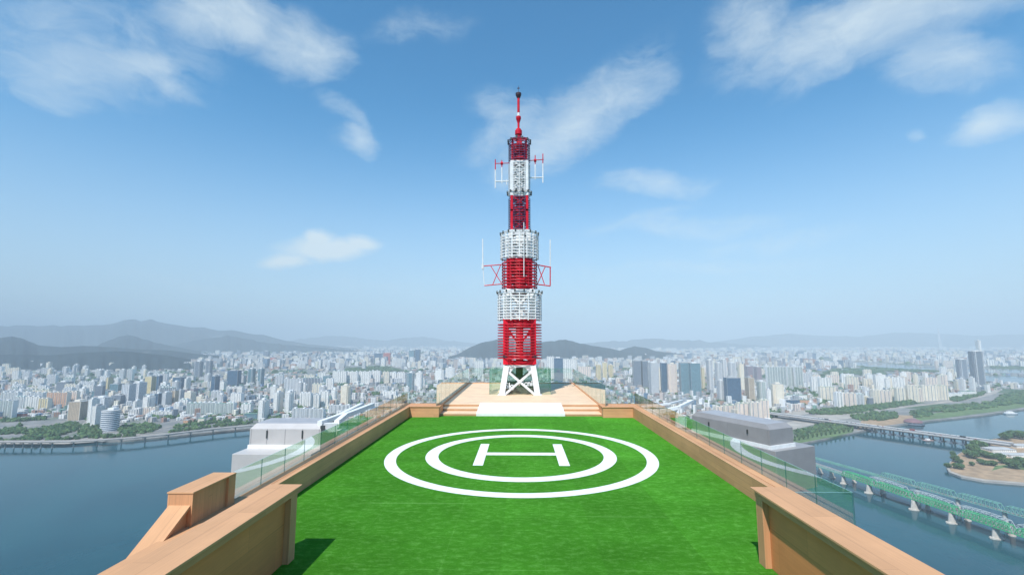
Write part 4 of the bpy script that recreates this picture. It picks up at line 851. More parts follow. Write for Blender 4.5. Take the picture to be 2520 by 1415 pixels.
HAND = [
 ('slab','green',-8,30,1033,986,'grey green apartment slab cut by the left edge of the picture, behind the elevated highway'),
 ('slab','white',66,97,1007,976,'white apartment slab with vertical bays left of the pale yellow one'),
 ('slab','yellow',98,121,1010,981,'pale yellow and tan apartment slab between a white slab and an orange striped slab'),
 ('slab','orange',120,163,1003,966,'apartment slab with orange vertical stripes near the left riverbank'),
 ('slab','pink',164,189,1000,964,'cream apartment slab with faint orange stripes behind the tan office block'),
 ('office','tan',173,214,1034,989,'tan office block with a darker right side, standing left of the white twin towers'),
 ('office','white',216,236,1046,983,'tall white windowless tower, taller half of the pair beside the round tower'),
 ('office','white',226,250,1051,1000,'white windowless tower, lower half of the pair beside the round tower'),
 ('office','grid',233,272,1006,979,'white gridded office building behind the white windowless pair'),
 ('round','stripe',250,287,1063,1013,'round tower with white horizontal bands near the left riverbank'),
 ('office','slate',276,309,1002,973,'wide slate grey office building right behind the round banded tower'),
 ('office','teal',231,274,982,962,'wide low teal glass building behind the gridded office, left riverbank district'),
 ('office','teal',272,300,974,945,'teal glass building with a white sloping roof left of the gridded office pair'),
 ('office','teal',298,322,966,938,'teal glass building with a white roof just left of the yellowish office'),
 ('low','red',30,60,1030,1018,'low red building by the park near the left edge'),
 ('low','white',31,62,1019,1008,'low white building with green bands above the low red one near the left edge'),
 ('office','slate',143,173,963,940,'slate office tower behind the orange striped slab'),
 ('office','yellow',261,274,964,929,'slim pale yellow tower in the left riverbank district'),
 ('office','grid',300,327,1000,946,'large white gridded office building, left one of the big pair'),
 ('office','grid',328,354,992,942,'large white gridded office building, right one of the big pair'),
 ('office','yellow',357,384,968,927,'yellowish gridded office building with a dark blue right face'),
 ('office','blue',384,396,968,925,'dark blue right face of the yellowish gridded office, built as a narrow slab'),  # darker right face of the office above, added as its own block
 ('office','blue',426,453,960,929,'dark navy glass block left of the white tower, middle of the left bank'),
 ('tower','slate',476,498,928,890,'left one of the two dark twin towers on the left bank'),
 ('tower','slate',503,522,930,888,'right one of the two dark twin towers on the left bank'),
 ('office','blue',519,537,972,926,'tall dark blue tower with a slanted side in front of the twin towers'),
 ('office','blue',560,590,950,912,'broad navy glass tower with a paler neighbour on its right'),
 ('tower','white',452,468,962,932,'white tower between the navy block and the dark twin towers'),
 ('office','tan',421,436,996,962,'pale tan building in front of the navy glass block'),
 ('office','grey',436,451,990,961,'light grey building right of the pale tan one'),
 ('office','mauve',451,467,984,959,'mauve brown building, left one of two, behind the pale green slabs'),
 ('office','mauve',467,484,984,957,'mauve brown building, right one of two, behind the pale green slabs'),
 ('office','blue',381,399,999,969,'small dark blue glass building in front of the yellowish office'),
 ('office','grey',399,419,1000,967,'light grey striped office right of the small dark blue one'),
 ('slab','green',461,496,1023,992,'grey green riverside apartment slab, leftmost of three in a row'),
 ('slab','green',497,532,1023,991,'grey green riverside apartment slab, middle one of three in a row'),
 ('slab','green',533,576,1024,993,'grey green riverside apartment slab, rightmost of three in a row'),
 ('slab','white',429,446,1016,992,'white stepped apartment slab, lower one left of the grey green row'),
 ('slab','white',443,463,1014,983,'white stepped apartment slab, taller one left of the grey green row'),
 ('tower','white',325,347,1021,988,'white tower with stepped top above the terracotta roofs, left one'),
 ('tower','white',350,380,1010,978,'white tower with stepped top above the terracotta roofs, right one'),
 ('slab','pink',356,385,1022,1004,'low pinkish apartment block above the riverside wood'),
 ('slab','white',374,428,1026,1013,'long low white building above the riverside wood'),
 ('low','orange',452,468,1047,1034,'small orange building by the riverside road'),
 ('low','cream',488,506,1042,1030,'small cream building by the riverside road'),
 ('slab','white',560,577,1024,992,'white apartment tower just right of the grey green riverside row'),
 ('slab','white',595,620,1022,994,'white apartment slab left of the tall pale tower behind the white crane housing'),
 ('low','teal',603,634,1030,1018,'low blue roofed building behind the white crane housing'),
 ('tower','white',633,662,1032,986,'tall pale apartment tower right above the white crane housing, leftmost of three'),
 ('tower','white',670,696,1020,967,'tall pale apartment tower above the white crane housing, middle of three'),
 ('tower','white',698,722,1019,967,'tall pale apartment tower above the white crane housing, rightmost of three'),
 ('slab','white',738,766,1004,967,'white apartment slab behind the long low grey block, left of three'),
 ('slab','white',762,786,1003,972,'white apartment slab behind the long low grey block, middle of three'),
 ('slab','white',784,808,1000,963,'white apartment slab behind the long low grey block, right of three'),
 ('slab','grey',722,796,1035,1006,'long low grey apartment block directly above the crane housing'),
 ('slab','grey',812,862,1023,997,'long low grey apartment block behind the white jib arms'),
 ('slab','grey',701,744,966,932,'light grey striped apartment slab in the second row, left of the dark one'),
 ('slab','slate',745,788,962,930,'dark slate apartment slab with vertical stripes in the second row'),
 ('tower','white',812,832,998,960,'white apartment tower left of the crane jib tips'),
 ('tower','cream',836,864,996,950,'cream apartment tower above the crane jib arms'),
 ('office','teal',795,818,944,925,'teal office block left of the long white apartment row'),
 ('tower','teal',607,628,946,908,'blue green apartment tower beside the navy tower, left of two'),
 ('tower','teal',632,650,946,908,'blue green apartment tower beside the navy tower, right of two'),
 ('slab','white',819,852,946,913,'white apartment slab starting the long row left of the deck'),
 ('slab','white',852,880,945,914,'white apartment slab, second in the long row left of the deck'),
 ('slab','white',883,912,944,914,'white apartment slab, third in the long row left of the deck'),
 ('slab','white',914,936,943,912,'white apartment slab, fourth in the long row left of the deck'),
 ('slab','cream',942,958,942,915,'cream apartment slab, fifth in the long row left of the deck'),
 ('slab','white',960,975,941,916,'white apartment slab, sixth in the long row left of the deck'),
 ('slab','white',977,997,941,917,'white apartment slab ending the long row left of the deck'),
 ('tower','teal',1000,1020,960,918,'blue and white apartment tower nearest the left end of the deck, left of two'),
 ('tower','white',1023,1041,962,917,'white apartment tower nearest the left end of the deck, right of two'),
 ('office','blue',921,941,892,869,'blue glass tower left of the red building on the skyline'),
 ('office','red',943,961,896,868,'tall red building on the skyline left of the mast'),
 ('office','teal',1006,1020,898,862,'blue glass tower on the skyline left of the mast, left of two'),
 ('office','blue',1021,1034,898,860,'blue glass tower on the skyline left of the mast, right of two'),
 ('office','red',665,680,892,880,'pink building far off above the white apartment towers'),
 ('office','slate',648,662,888,864,'dark tower with a white flat top on the far left skyline'),
 ('tower','white',1070,1094,936,911,'white apartment tower above the left end of the deck'),
 ('tower','white',1096,1120,930,905,'white apartment tower above the deck, second from its left end'),
 ('slab','white',1168,1188,930,888,'tall pale apartment slab above the deck just left of the mast'),
 ('slab','white',1346,1364,936,878,'tall white apartment slab just right of the mast'),
 ('office','blue',1364,1386,944,881,'blue glass tower right of the mast between white slabs'),
 ('slab','white',1386,1418,932,884,'white apartment slab right of the blue glass tower beside the mast'),
 ('slab','pink',1423,1453,932,902,'pinkish apartment slab above the right end of the deck'),
 ('tower','yellow',1466,1481,934,898,'pale yellow tower beyond the deck, leftmost of three'),
 ('tower','yellow',1483,1495,934,893,'pale yellow tower beyond the deck, middle of three'),
 ('tower','yellow',1497,1510,932,898,'pale yellow tower beyond the deck, rightmost of three'),
 ('office','slate',1558,1578,952,888,'large blue grey tower starting the business district right of the mast'),
 ('office','slate',1578,1595,952,889,'blue grey tower joined right of the first one in the business district'),
 ('office','grey',1598,1622,968,893,'grey glass tower third in the business district row'),
 ('tower','cream',1616,1628,960,906,'narrow cream tower in the business district row'),
 ('office','blue',1627,1643,965,893,'dark blue tower with a paler right neighbour in the business district'),
 ('tower','pink',1643,1668,969,896,'cream tower with vertical ribs in the business district'),
 ('office','teal',1674,1698,972,893,'dark teal glass tower in the business district, left of the pale teal one'),
 ('office','teal',1699,1725,975,894,'pale teal glass tower in the middle of the business district'),
 ('tower','yellow',1727,1736,956,906,'slim yellow tower between the teal glass tower and pale high towers'),
 ('tower','grey',1740,1759,968,887,'pale residential high tower with rounded top, first of four'),
 ('tower','grey',1760,1780,950,894,'pale residential high tower, second of four'),
 ('tower','grey',1776,1791,944,886,'pale residential high tower standing behind, third of four'),
 ('tower','grey',1792,1815,948,894,'pale residential high tower, fourth of four'),
 ('tower','cream',1817,1834,962,896,'cream residential tower right of the four pale high towers'),
 ('office','tan',1836,1857,986,930,'plain beige tower with a dark edge near the right crane jib'),
 ('office','mauve',1834,1853,930,901,'mauve and cream tower behind the plain beige one'),
 ('office','mauve',1857,1874,935,903,'mauve brown tower right of the mauve and cream one'),
 ('tower','grey',1764,1786,984,938,'grey tower with a dark left stripe beside the blue glass block'),
 ('office','blue',1785,1823,988,930,'broad dark blue glass block in front of the pale high towers'),
 ('tower','pink',1795,1815,984,958,'small pinkish tower standing before the dark blue glass block'),
 ('tower','green',1863,1888,985,940,'grey green tower right of the plain beige tower'),
 ('tower','white',1887,1899,1002,960,'narrow white tower left of the flat topped pale tower'),
 ('tower','cream',1899,1931,1002,946,'flat topped pale tower with a brown roof edge at the end of the business district'),
 ('slab','green',1889,1920,958,903,'big grey green apartment slab, first of four behind the flat topped tower'),
 ('slab','green',1920,1936,957,903,'big grey green apartment slab, second of four behind the flat topped tower'),
 ('slab','green',1938,1956,955,903,'big grey green apartment slab, third of four behind the flat topped tower'),
 ('slab','green',1957,1976,956,903,'big grey green apartment slab, last of four behind the flat topped tower'),
 ('slab','grey',1978,2010,944,918,'low grey apartment slab between the grey green row and the cream estate'),
 ('slab','pink',1759,1783,1024,1001,'pinkish apartment slab behind the right crane jib, first of five'),
 ('slab','pink',1783,1811,1026,997,'pinkish apartment slab behind the right crane jib, second of five'),
 ('slab','pink',1814,1846,1030,993,'pinkish apartment slab behind the right crane jib, third of five'),
 ('slab','pink',1847,1871,1034,991,'pinkish apartment slab above the long grey crane, fourth of five'),
 ('slab','pink',1870,1892,1030,985,'pinkish apartment slab above the long grey crane, last of five'),
 ('low','blue',1934,1966,996,984,'low blue roofed hall left of the green avenue'),
 ('low','orange',1966,1990,995,984,'low orange building left of the green avenue'),
 ('low','white',1936,1982,984,972,'long low white building behind the blue roofed hall'),
 ('slab','white',1998,2020,966,928,'white slab at the left front corner of the cream estate'),
 ('slab','white',2018,2046,974,930,'white slab second from the left in the cream estate'),
 ('slab','cream',2020,2054,988,952,'cream slab low at the left front of the cream estate'),
 ('slab','white',2056,2074,1005,966,'white gabled end slab at the front of the cream estate'),
 ('slab','pink',2073,2104,1003,968,'pinkish slab at the front of the cream estate beside the gabled end slab'),
 ('slab','grey',2105,2124,1000,970,'grey and blue striped slab at the front of the cream estate'),
 ('slab','yellow',2125,2137,996,976,'small tan block in the front row of the cream estate'),
 ('low','slate',2136,2149,998,979,'dark low block in the front row of the cream estate'),
 ('slab','cream',2147,2164,997,960,'cream slab with a white gable in the front row, middle of the cream estate'),
 ('slab','pink',2163,2190,994,962,'pinkish slab in the front row, middle of the cream estate'),
 ('tower','white',2153,2181,962,922,'tower with a domed top rising over the cream estate'),
 ('slab','cream',2206,2226,989,955,'cream slab with a grey green centre, first of four along the riverside estate'),
 ('slab','cream',2234,2258,989,949,'cream slab with a grey green centre, second of four along the riverside estate'),
 ('slab','cream',2272,2302,986,949,'cream slab with a grey green centre, third of four along the riverside estate'),
 ('slab','cream',2303,2330,984,949,'cream slab with a grey green centre, fourth of four along the riverside estate'),
 ('slab','cream',2190,2206,986,956,'narrow cream slab left of the four slabs along the riverside estate'),
 ('slab','pink',2258,2270,988,957,'narrow pinkish slab between the second and third riverside estate slabs'),
 ('tower','slate',2358,2383,934,885,'blue grey paired tower left of the tall leaning tower at right'),
 ('tower','slate',2394,2425,952,865,'tall blue grey twin topped tower at the right end of the cream estate'),
 ('tower','white',2410,2421,920,838,'slender white tower rising behind the tall blue grey tower'),
 ('tower','white',2363,2377,966,934,'short white tower at the foot of the blue grey towers, left one'),
 ('tower','white',2389,2401,970,930,'short white tower at the foot of the blue grey towers, right one'),
 ('low','white',2426,2436,966,946,'small white building where the road bends at the right'),
 ('tower','cream',2350,2362,962,938,'cream tower by the short white towers at the right end of the estate'),
 ('low','white',2330,2362,979,968,'low white houses row at the right end of the estate, left part'),
 ('low','white',2364,2398,974,963,'low white houses row at the right end of the estate, right part'),
]
for hrow in HAND: bpx(*hrow)
# tall landmark needle on the far right skyline and a white monument below the round hill
t = thing('supertall_tower', 'very tall tapering tower fading into the haze on the far right skyline', 'skyscraper', (*onY(2313, 850, 12500).xy, LZ))
b = MB(); b.lathe([(42, 0), (38, 200), (24, 430), (9, 590)], 0, 0, 10); b.build('wall', PAL['grid'][0], t, True)
t = thing('white_monument', 'slim white tower standing below the small wooded hill right of the mast', 'tower', (*P0(1589, 884, LZ).xy, LZ))
b = MB(); b.box(-9, 9, -9, 9, 0, 75); b.box(-14, 14, -12, 12, 0, 20); b.build('wall', fin_m, t, True); b = MB(); b.box(-10, 10, -10, 10, 75, 80); b.build('roof', rooft, t, True)
def roof_line(x):
    """lowest photo row at which something behind the terrace can still be seen"""
    if x < 590: return 1150
    if x < 790: return 1034
    if x < 1005: return 839 + (1281 - x) / 1.70
    if x < 1076: return 996
    if x < 1150: return 940
    if x < 1412: return 941
    if x < 1487: return 940
    if x < 1565: return 996
    if x < 1730: return 839 + (x - 1281) / 1.72
    if x < 1960: return 1032
    return 1200
# fill: districts (x0, x1, foot0, foot1, count, [kinds], [colours], height range, where)
FILL = [
 (0, 180, 945, 1005, 24, ('slab', 'slab', 'tower'), ('white', 'grey', 'cream', 'green'), (34, 62), 'in the far left quarter'),
 (180, 440, 935, 1000, 24, ('office', 'tower', 'slab'), ('grey', 'white', 'slate', 'cream', 'grid'), (30, 70), 'behind the round banded tower'),
 (440, 640, 930, 1000, 14, ('tower', 'slab', 'office'), ('white', 'grey', 'cream'), (28, 60), 'around the dark twin towers'),
 (640, 830, 925, 985, 12, ('slab', 'tower'), ('white', 'cream', 'grey'), (45, 66), 'behind the pale tower trio'),
 (840, 1070, 925, 985, 7, ('slab', 'tower'), ('white', 'grey'), (24, 44), 'left of the raised deck'),
 (0, 480, 905, 935, 26, ('slab', 'tower'), ('white', 'cream', 'grey'), (45, 72), 'below the dark hill'),
 (1420, 1560, 915, 945, 5, ('slab', 'low'), ('pink', 'white'), (18, 40), 'just right of the raised deck'),
 (1560, 1900, 905, 925, 10, ('slab', 'tower'), ('pink', 'white', 'cream'), (30, 55), 'behind the business towers'),
 (2010, 2350, 925, 965, 26, ('slab', 'slab', 'tower'), ('cream', 'cream', 'white', 'pink'), (52, 68), 'behind the cream estate front'),
 (640, 1060, 878, 912, 24, ('tower', 'office', 'slab'), ('white', 'grey', 'slate', 'cream'), (50, 95), 'on the skyline left of the mast'),
 (2000, 2360, 888, 904, 8, ('slab', 'tower'), ('white', 'pink'), (40, 60), 'along the far tree belt'),
]
WORD = {'slab': 'apartment block', 'tower': 'apartment tower', 'office': 'office building', 'low': 'low building'}
ORD = ['first', 'second', 'third', 'fourth', 'fifth', 'sixth', 'seventh', 'eighth', 'ninth', 'tenth', 'eleventh', 'twelfth', 'thirteenth', 'fourteenth']
for (x0, x1, f0, f1, cnt, kinds, cols, hr, where) in FILL:
    made = {}; nmade = 0; tr = 0
    while nmade < cnt and tr < cnt * 60:
        tr += 1; x = random.uniform(x0, x1); y = f0 + (f1 - f0) * random.random() ** .8
        if y > roof_line(x) - 4 + 30 * 0: continue
        q_ = P0(x, y, LZ); kd = random.choice(kinds); w = random.uniform(34, 70) if kd == 'slab' else random.uniform(20, 34); w *= max(1, q_.y / 3500) if f1 < 940 else 1
        if any(abs(q_.x - bx_) < (w / 2 + br_) * .95 and abs(q_.y - by_) < 42 + br_ * .25 for bx_, by_, br_ in BLD): continue
        cl_ = random.choice(cols); d = 14 if kd == 'slab' else w * random.uniform(.7, 1); hh = random.uniform(*hr)
        t = building(kd, cl_, q_.x, q_.y, w, d, hh, random.uniform(-.35, .35)); BLD.append((q_.x, q_.y, w / 2)); nmade += 1
        made.setdefault((cl_, kd), []).append((x, t))
    for (cl_, kd), L_ in made.items():
        L_.sort(key=lambda a: a[0]); ct = PAL[cl_][1]
        for i, (x, t) in enumerate(L_):
            t['label'] = f"{ct} {WORD[kd]} {where}" + ('' if len(L_) == 1 else f", {ORD[i]} such from the left")
# the rest of the city: distant blocks and low houses, beyond counting
m, k, out = mat('far_blocks'); far_m = m
ca = k.new('ShaderNodeVertexColor'); ca.layer_name = 'Col'; t = k.new('ShaderNodeTexCoord'); s = k.new('ShaderNodeSeparateXYZ'); k.link(t.outputs['Object'], s.inputs[0])
st = k.math('FRACT', k.math('DIVIDE', k.math('ADD', s.outputs[0], s.outputs[1]), 9)); g = k.new('ShaderNodeNewGeometry'); gs = k.new('ShaderNodeSeparateXYZ'); k.link(g.outputs['Normal'], gs.inputs[0])
mk = k.math('MULTIPLY', k.math('GREATER_THAN', st, .6), k.math('LESS_THAN', k.math('ABSOLUTE', gs.outputs[2]), .5))
princ(k, out, k.mix(k.math('MULTIPLY', mk, .55), ca.outputs[0], (0.14, 0.16, 0.19, 1)), 0.7, 0, .3)
FC = [((0.80, 0.78, 0.74), 7), ((0.68, 0.66, 0.63), 4), ((0.78, 0.70, 0.58), 3), ((0.40, 0.42, 0.44), 3), ((0.20, 0.24, 0.29), 1.4), ((0.12, 0.19, 0.27), .9), ((0.45, 0.27, 0.20), 1), ((0.60, 0.50, 0.44), 2)]
LC = [((0.50, 0.48, 0.45), 4), ((0.74, 0.72, 0.69), 5), ((0.40, 0.24, 0.18), 2.6), ((0.28, 0.29, 0.30), 2), ((0.18, 0.32, 0.26), 1), ((0.20, 0.30, 0.45), .5), ((0.55, 0.45, 0.36), 2)]
def pick(L_):
    r_ = random.random() * sum(a[1] for a in L_)
    for c, w in L_:
        r_ -= w
        if r_ <= 0: break
    v = random.uniform(.85, 1.1); return tuple(min(.78, u * v) for u in c)
def abox(b, X, Y, w, d, hh, a, c, z0=LZ):
    Mx = Matrix.Translation((X, Y, z0)) @ Matrix.Rotation(a, 4, 'Z'); b.box(-w / 2, w / 2, -d / 2, d / 2, 0, hh, 0, c, Mx)
b = MB()
cntf = 0
while cntf < 7600:
    x = random.uniform(-90, 2610); u = random.random(); y = 846.5 + 62 * u ** 1.15
    if not free(x, y): continue
    q_ = P0(x, y, LZ); D = q_.y
    if x < 470 and 4000 < D: 
        if random.random() < .85: continue
    if 1090 < x < 1640 and D > 5600 and D < 7300: continue
    s_ = max(1.0, D / 4200); hh = random.choice((18, 24, 36, 45, 55, 60, 75)) * random.uniform(.8, 1.15)
    if D > 9000: hh *= .8
    w = random.uniform(16, 46) * s_; abox(b, q_.x, q_.y, w, random.uniform(12, 30) * s_, hh, random.uniform(-.5, .5), pick(FC)); cntf += 1
tag(b.build('distant_city_blocks', far_m), kind='stuff')
b = MB(); cntf = 0
while cntf < 6500:
    x = random.uniform(-60, 2600); y = 888 + 150 * random.random() ** 1.2
    if (not free(x, y) and not (285 < x < 620 and 1018 < y < 1046)) or (y > roof_line(x) + 8 and random.random() < .7): continue
    q_ = P0(x, y, LZ)
    if any(abs(q_.x - bx_) < br_ + 6 and abs(q_.y - by_) < 16 for bx_, by_, br_ in BLD): continue
    s_ = max(1.0, q_.y / 2200); hh = random.uniform(5, 15) if random.random() < .85 else random.uniform(15, 32)
    c = pick(LC if hh < 15 else FC); abox(b, q_.x, q_.y, random.uniform(9, 20) * s_, random.uniform(9, 16) * s_, hh, random.uniform(-.8, .8), c); cntf += 1
tag(b.build('low_houses', far_m), kind='stuff')
print('buildings', len(BLD))

# ================================================================== ROADS AND BRIDGES
def ribbon(name, pix, z, width, m_, kind='structure', thick=0.0):
    C_ = [P0(x, y, z) for x, y in pix]; b = MB(); Lf = []; Rt = []
    for i, p in enumerate(C_):
        d = (C_[min(i + 1, len(C_) - 1)] - C_[max(i - 1, 0)]); d.z = 0; d.normalize(); nn = Vector((-d.y, d.x, 0)) * width / 2; Lf.append(p + nn); Rt.append(p - nn)
    for i in range(len(C_) - 1):
        b.poly([Rt[i], Rt[i + 1], Lf[i + 1], Lf[i]])
        if thick:
            dn = Vector((0, 0, -thick)); b.poly([Lf[i], Lf[i + 1], Lf[i + 1] + dn, Lf[i] + dn]); b.poly([Rt[i] + dn, Rt[i + 1] + dn, Rt[i + 1], Rt[i]]); b.poly([Lf[i] + dn, Lf[i + 1] + dn, Rt[i + 1] + dn, Rt[i] + dn])
    return b, C_
def road(pix, w, m_=None, z=LZ + .5, nm='road'):
    b, _ = ribbon(nm, pix, z, w, m_); return tag(b.build(nm, m_ or road_m), kind='structure')
road([(380, 1062), (440, 1056), (520, 1047), (620, 1038), (760, 1030)], 26)
road([(195, 1062), (212, 1043), (225, 1030)], 18, path_m)
road([(-60, 1072), (0, 1067), (60, 1060), (120, 1052)], 16, path_m)
road([(1990, 1024), (2080, 1016), (2200, 1004), (2320, 990), (2400, 978), (2440, 968), (2458, 958), (2450, 948), (2430, 944)], 26, path_m)
road([(2060, 1012), (2100, 1004), (2150, 1000), (2230, 999), (2300, 990)], 18)
road([(2430, 944), (2470, 944), (2520, 948), (2620, 955)], 26, path_m)
road([(1990, 1000), (2010, 985), (1990, 965), (1960, 950)], 20, path_m)
road([(1900, 1042), (1990, 1022), (2050, 1012)], 34)
conc_l = paint('bridge_concrete', (0.38, 0.355, 0.33), .8, var=.2, scale=.05)
for pxs, w_ in (([(-60, 1079), (60, 1076), (200, 1075), (330, 1068), (420, 1060)], 8), ([(-60, 1060), (60, 1050), (160, 1040), (215, 1034)], 9), ([(250, 1086), (300, 1077), (360, 1070)], 7), ([(400, 1072), (500, 1058), (620, 1046)], 10), ([(300, 1078), (380, 1060), (430, 1046)], 6)): road(pxs, w_, path_m, LZ + .7)
# elevated riverside highway
t = thing('elevated_highway', 'elevated riverside highway on concrete piers along the left bank', 'elevated road', (*P0(200, 1082, 9).xy, 0))
hw = [(-700, 1128), (-200, 1094), (0, 1086), (100, 1086), (180, 1085), (260, 1081), (330, 1076), (400, 1069), (470, 1061), (540, 1053), (620, 1046), (760, 1036), (900, 1032)]
b, C_ = ribbon('deck', hw, 15, 17, conc_l, thick=1.8); b.build('deck', conc_l, t)
for sg, nm_ in ((1, 'parapet'), (-1, 'parapet')):
    bb = MB()
    for i in range(len(C_) - 1):
        d = (C_[i + 1] - C_[i]); d.z = 0; d.normalize(); nn = Vector((-d.y, d.x, 0)) * 8.6 * sg; bb.bar(C_[i] + nn + Vector((0, 0, .5)), C_[i + 1] + nn + Vector((0, 0, .5)), .5, 1.2)
    bb.build(nm_, conc_l, t)
bb = MB()
for i in range(len(C_) - 1): bb.poly([C_[i] + Vector((-7, 0, .02)), C_[i + 1] + Vector((-7, 0, .02)), C_[i + 1] + Vector((0, 7, .02)), C_[i] + Vector((0, 7, .02))])
hx = [p[0] for p in hw]; hy = [p[1] for p in hw]
for px in (-40, -12, 14, 36, 58, 80, 102, 130, 182, 240, 300, 358, 415, 470, 525, 580):
    q_ = P0(px, float(np.interp(px, hx, hy)), 15); pb = MB(); pb.tube([(q_.x, q_.y, -1), (q_.x, q_.y, 12)], 1.5, 8); pb.box(q_.x - 2, q_.x + 2, q_.y - 7, q_.y + 7, 11.6, 13.1); pb.build('pier', conc_l, t)
# road girder bridge to the islet
t = thing('girder_bridge', 'wide pale road bridge on dark piers crossing to the wooded islet', 'bridge', (*P0(2200, 1070, 0).xy, 0))
A_ = P0(1985, 1027, 17); Bq = P0(2445, 1086, 17); dv = (Bq - A_); Lb = dv.length; dv.normalize(); nv = Vector((-dv.y, dv.x, 0))
Bq2 = Bq + dv * 30; A2 = A_ - dv * 120
def slab_along(A, B, off, w, z0, z1):
    b = MB(); a0 = A + nv * (off - w / 2); a1 = A + nv * (off + w / 2); b0 = B + nv * (off - w / 2); b1 = B + nv * (off + w / 2)
    V = [(a0.x, a0.y, z0), (b0.x, b0.y, z0), (b1.x, b1.y, z0), (a1.x, a1.y, z0), (a0.x, a0.y, z1), (b0.x, b0.y, z1), (b1.x, b1.y, z1), (a1.x, a1.y, z1)]
    b.quads(V, [(0, 3, 2, 1), (4, 5, 6, 7), (0, 1, 5, 4), (1, 2, 6, 5), (2, 3, 7, 6), (3, 0, 4, 7)]); return b
slab_along(A2, Bq2, 0, 36, 14.6, 17).build('deck', conc_l, t)
slab_along(A2, Bq2, 0, 31, 17.002, 17.05).build('carriageway', road_m, t)
slab_along(A2, Bq2, -17.6, .5, 17.06, 18.1).build('parapet', fin_m, t); slab_along(A2, Bq2, 17.6, .5, 17.06, 18.1).build('parapet', fin_m, t)
girder_m = paint('bridge_girder', (0.10, 0.13, 0.18), .7)
slab_along(A2, Bq2, -12, 5, 12.2, 14.59).build('girder', girder_m, t); slab_along(A2, Bq2, 12, 5, 12.2, 14.59).build('girder', girder_m, t)
pier_d = paint('dark_pier', (0.11, 0.14, 0.18), .8, var=.2, scale=.1)
for i in range(16):
    c = A_ + dv * (Lb * (0.22 + .78 * i / 15.5)); 
    for off in (-11, 11):
        q_ = c + nv * off; pb = MB(); pb.tube([(q_.x, q_.y, -1), (q_.x, q_.y, 12.2)], 2.0, 8); pb.box(q_.x - 3.6, q_.x + 3.6, q_.y - 3.6, q_.y + 3.6, -1, 1.2); pb.build('pier', pier_d if off < 0 else conc_l, t)
# vehicles on the bridge
car_cols = [('white', (0.7, 0.7, 0.7)), ('dark grey', (0.06, 0.06, 0.07)), ('silver', (0.4, 0.41, 0.42)), ('red', (0.4, 0.04, 0.03)), ('black', (0.02, 0.02, 0.02))]
tyre = paint('tyre', (0.02, 0.02, 0.02), .9); cgl = paint('car_glass', (0.03, 0.04, 0.05), .1)
def car_mesh(c, bus):
    L_, w, hh = (11, 2.5, 3.1) if bus else (4.6, 1.85, 0.85)
    body = MB(); body.box(-L_ / 2, L_ / 2, -w / 2, w / 2, .35, .35 + hh)
    cab = MB()
    if bus: cab.box(-L_ / 2 - .02, L_ / 2 + .02, -w / 2 - .02, w / 2 + .02, 1.7, 2.7)
    else: cab.quads([(-1.6, -.85, 1.2), (1.2, -.85, 1.2), (1.2, .85, 1.2), (-1.6, .85, 1.2), (-1.1, -.7, 1.75), (.5, -.7, 1.75), (.5, .7, 1.75), (-1.1, .7, 1.75)], [(4, 5, 6, 7), (0, 1, 5, 4), (1, 2, 6, 5), (2, 3, 7, 6), (3, 0, 4, 7)])
    wh = MB()
    for x in (-L_ / 3.2, L_ / 3.2): wh.tube([(x, -w / 2 - .02, .34), (x, w / 2 + .02, .34)], .34, 8)
    return body, cab, wh
ca_ = math.atan2(dv.y, dv.x); protos = {}
for i in range(30):
    bus = i % 8 == 3; cn, cc_ = car_cols[(i * 7) % 5]; f_ = 0.04 + .92 * i / 30; lane = (-11.5, -7.5, -3.5, 3.5, 7.5, 11.5)[(i * 5) % 6]; q_ = A_ + dv * Lb * f_ + nv * lane
    kd = 'bus' if bus else 'car'; t2 = thing('city_bus' if bus else 'moving_car', None, kd, (q_.x, q_.y, 17.06), ca_, 'vehicles on the pale road bridge')
    t2['label'] = f"small {cn} {kd} driving on the pale road bridge"
    key = (cn, bus)
    if key not in protos:
        body, cab, wh = car_mesh(cc_, bus); protos[key] = [body.build('body', paint('car_' + cn.replace(' ', '_'), cc_, .3), t2, True), cab.build('windows', cgl, t2, True), wh.build('wheels', tyre, t2, True)]
    else:
        for o_ in protos[key]: c = o_.copy(); col.objects.link(c); c.parent = t2
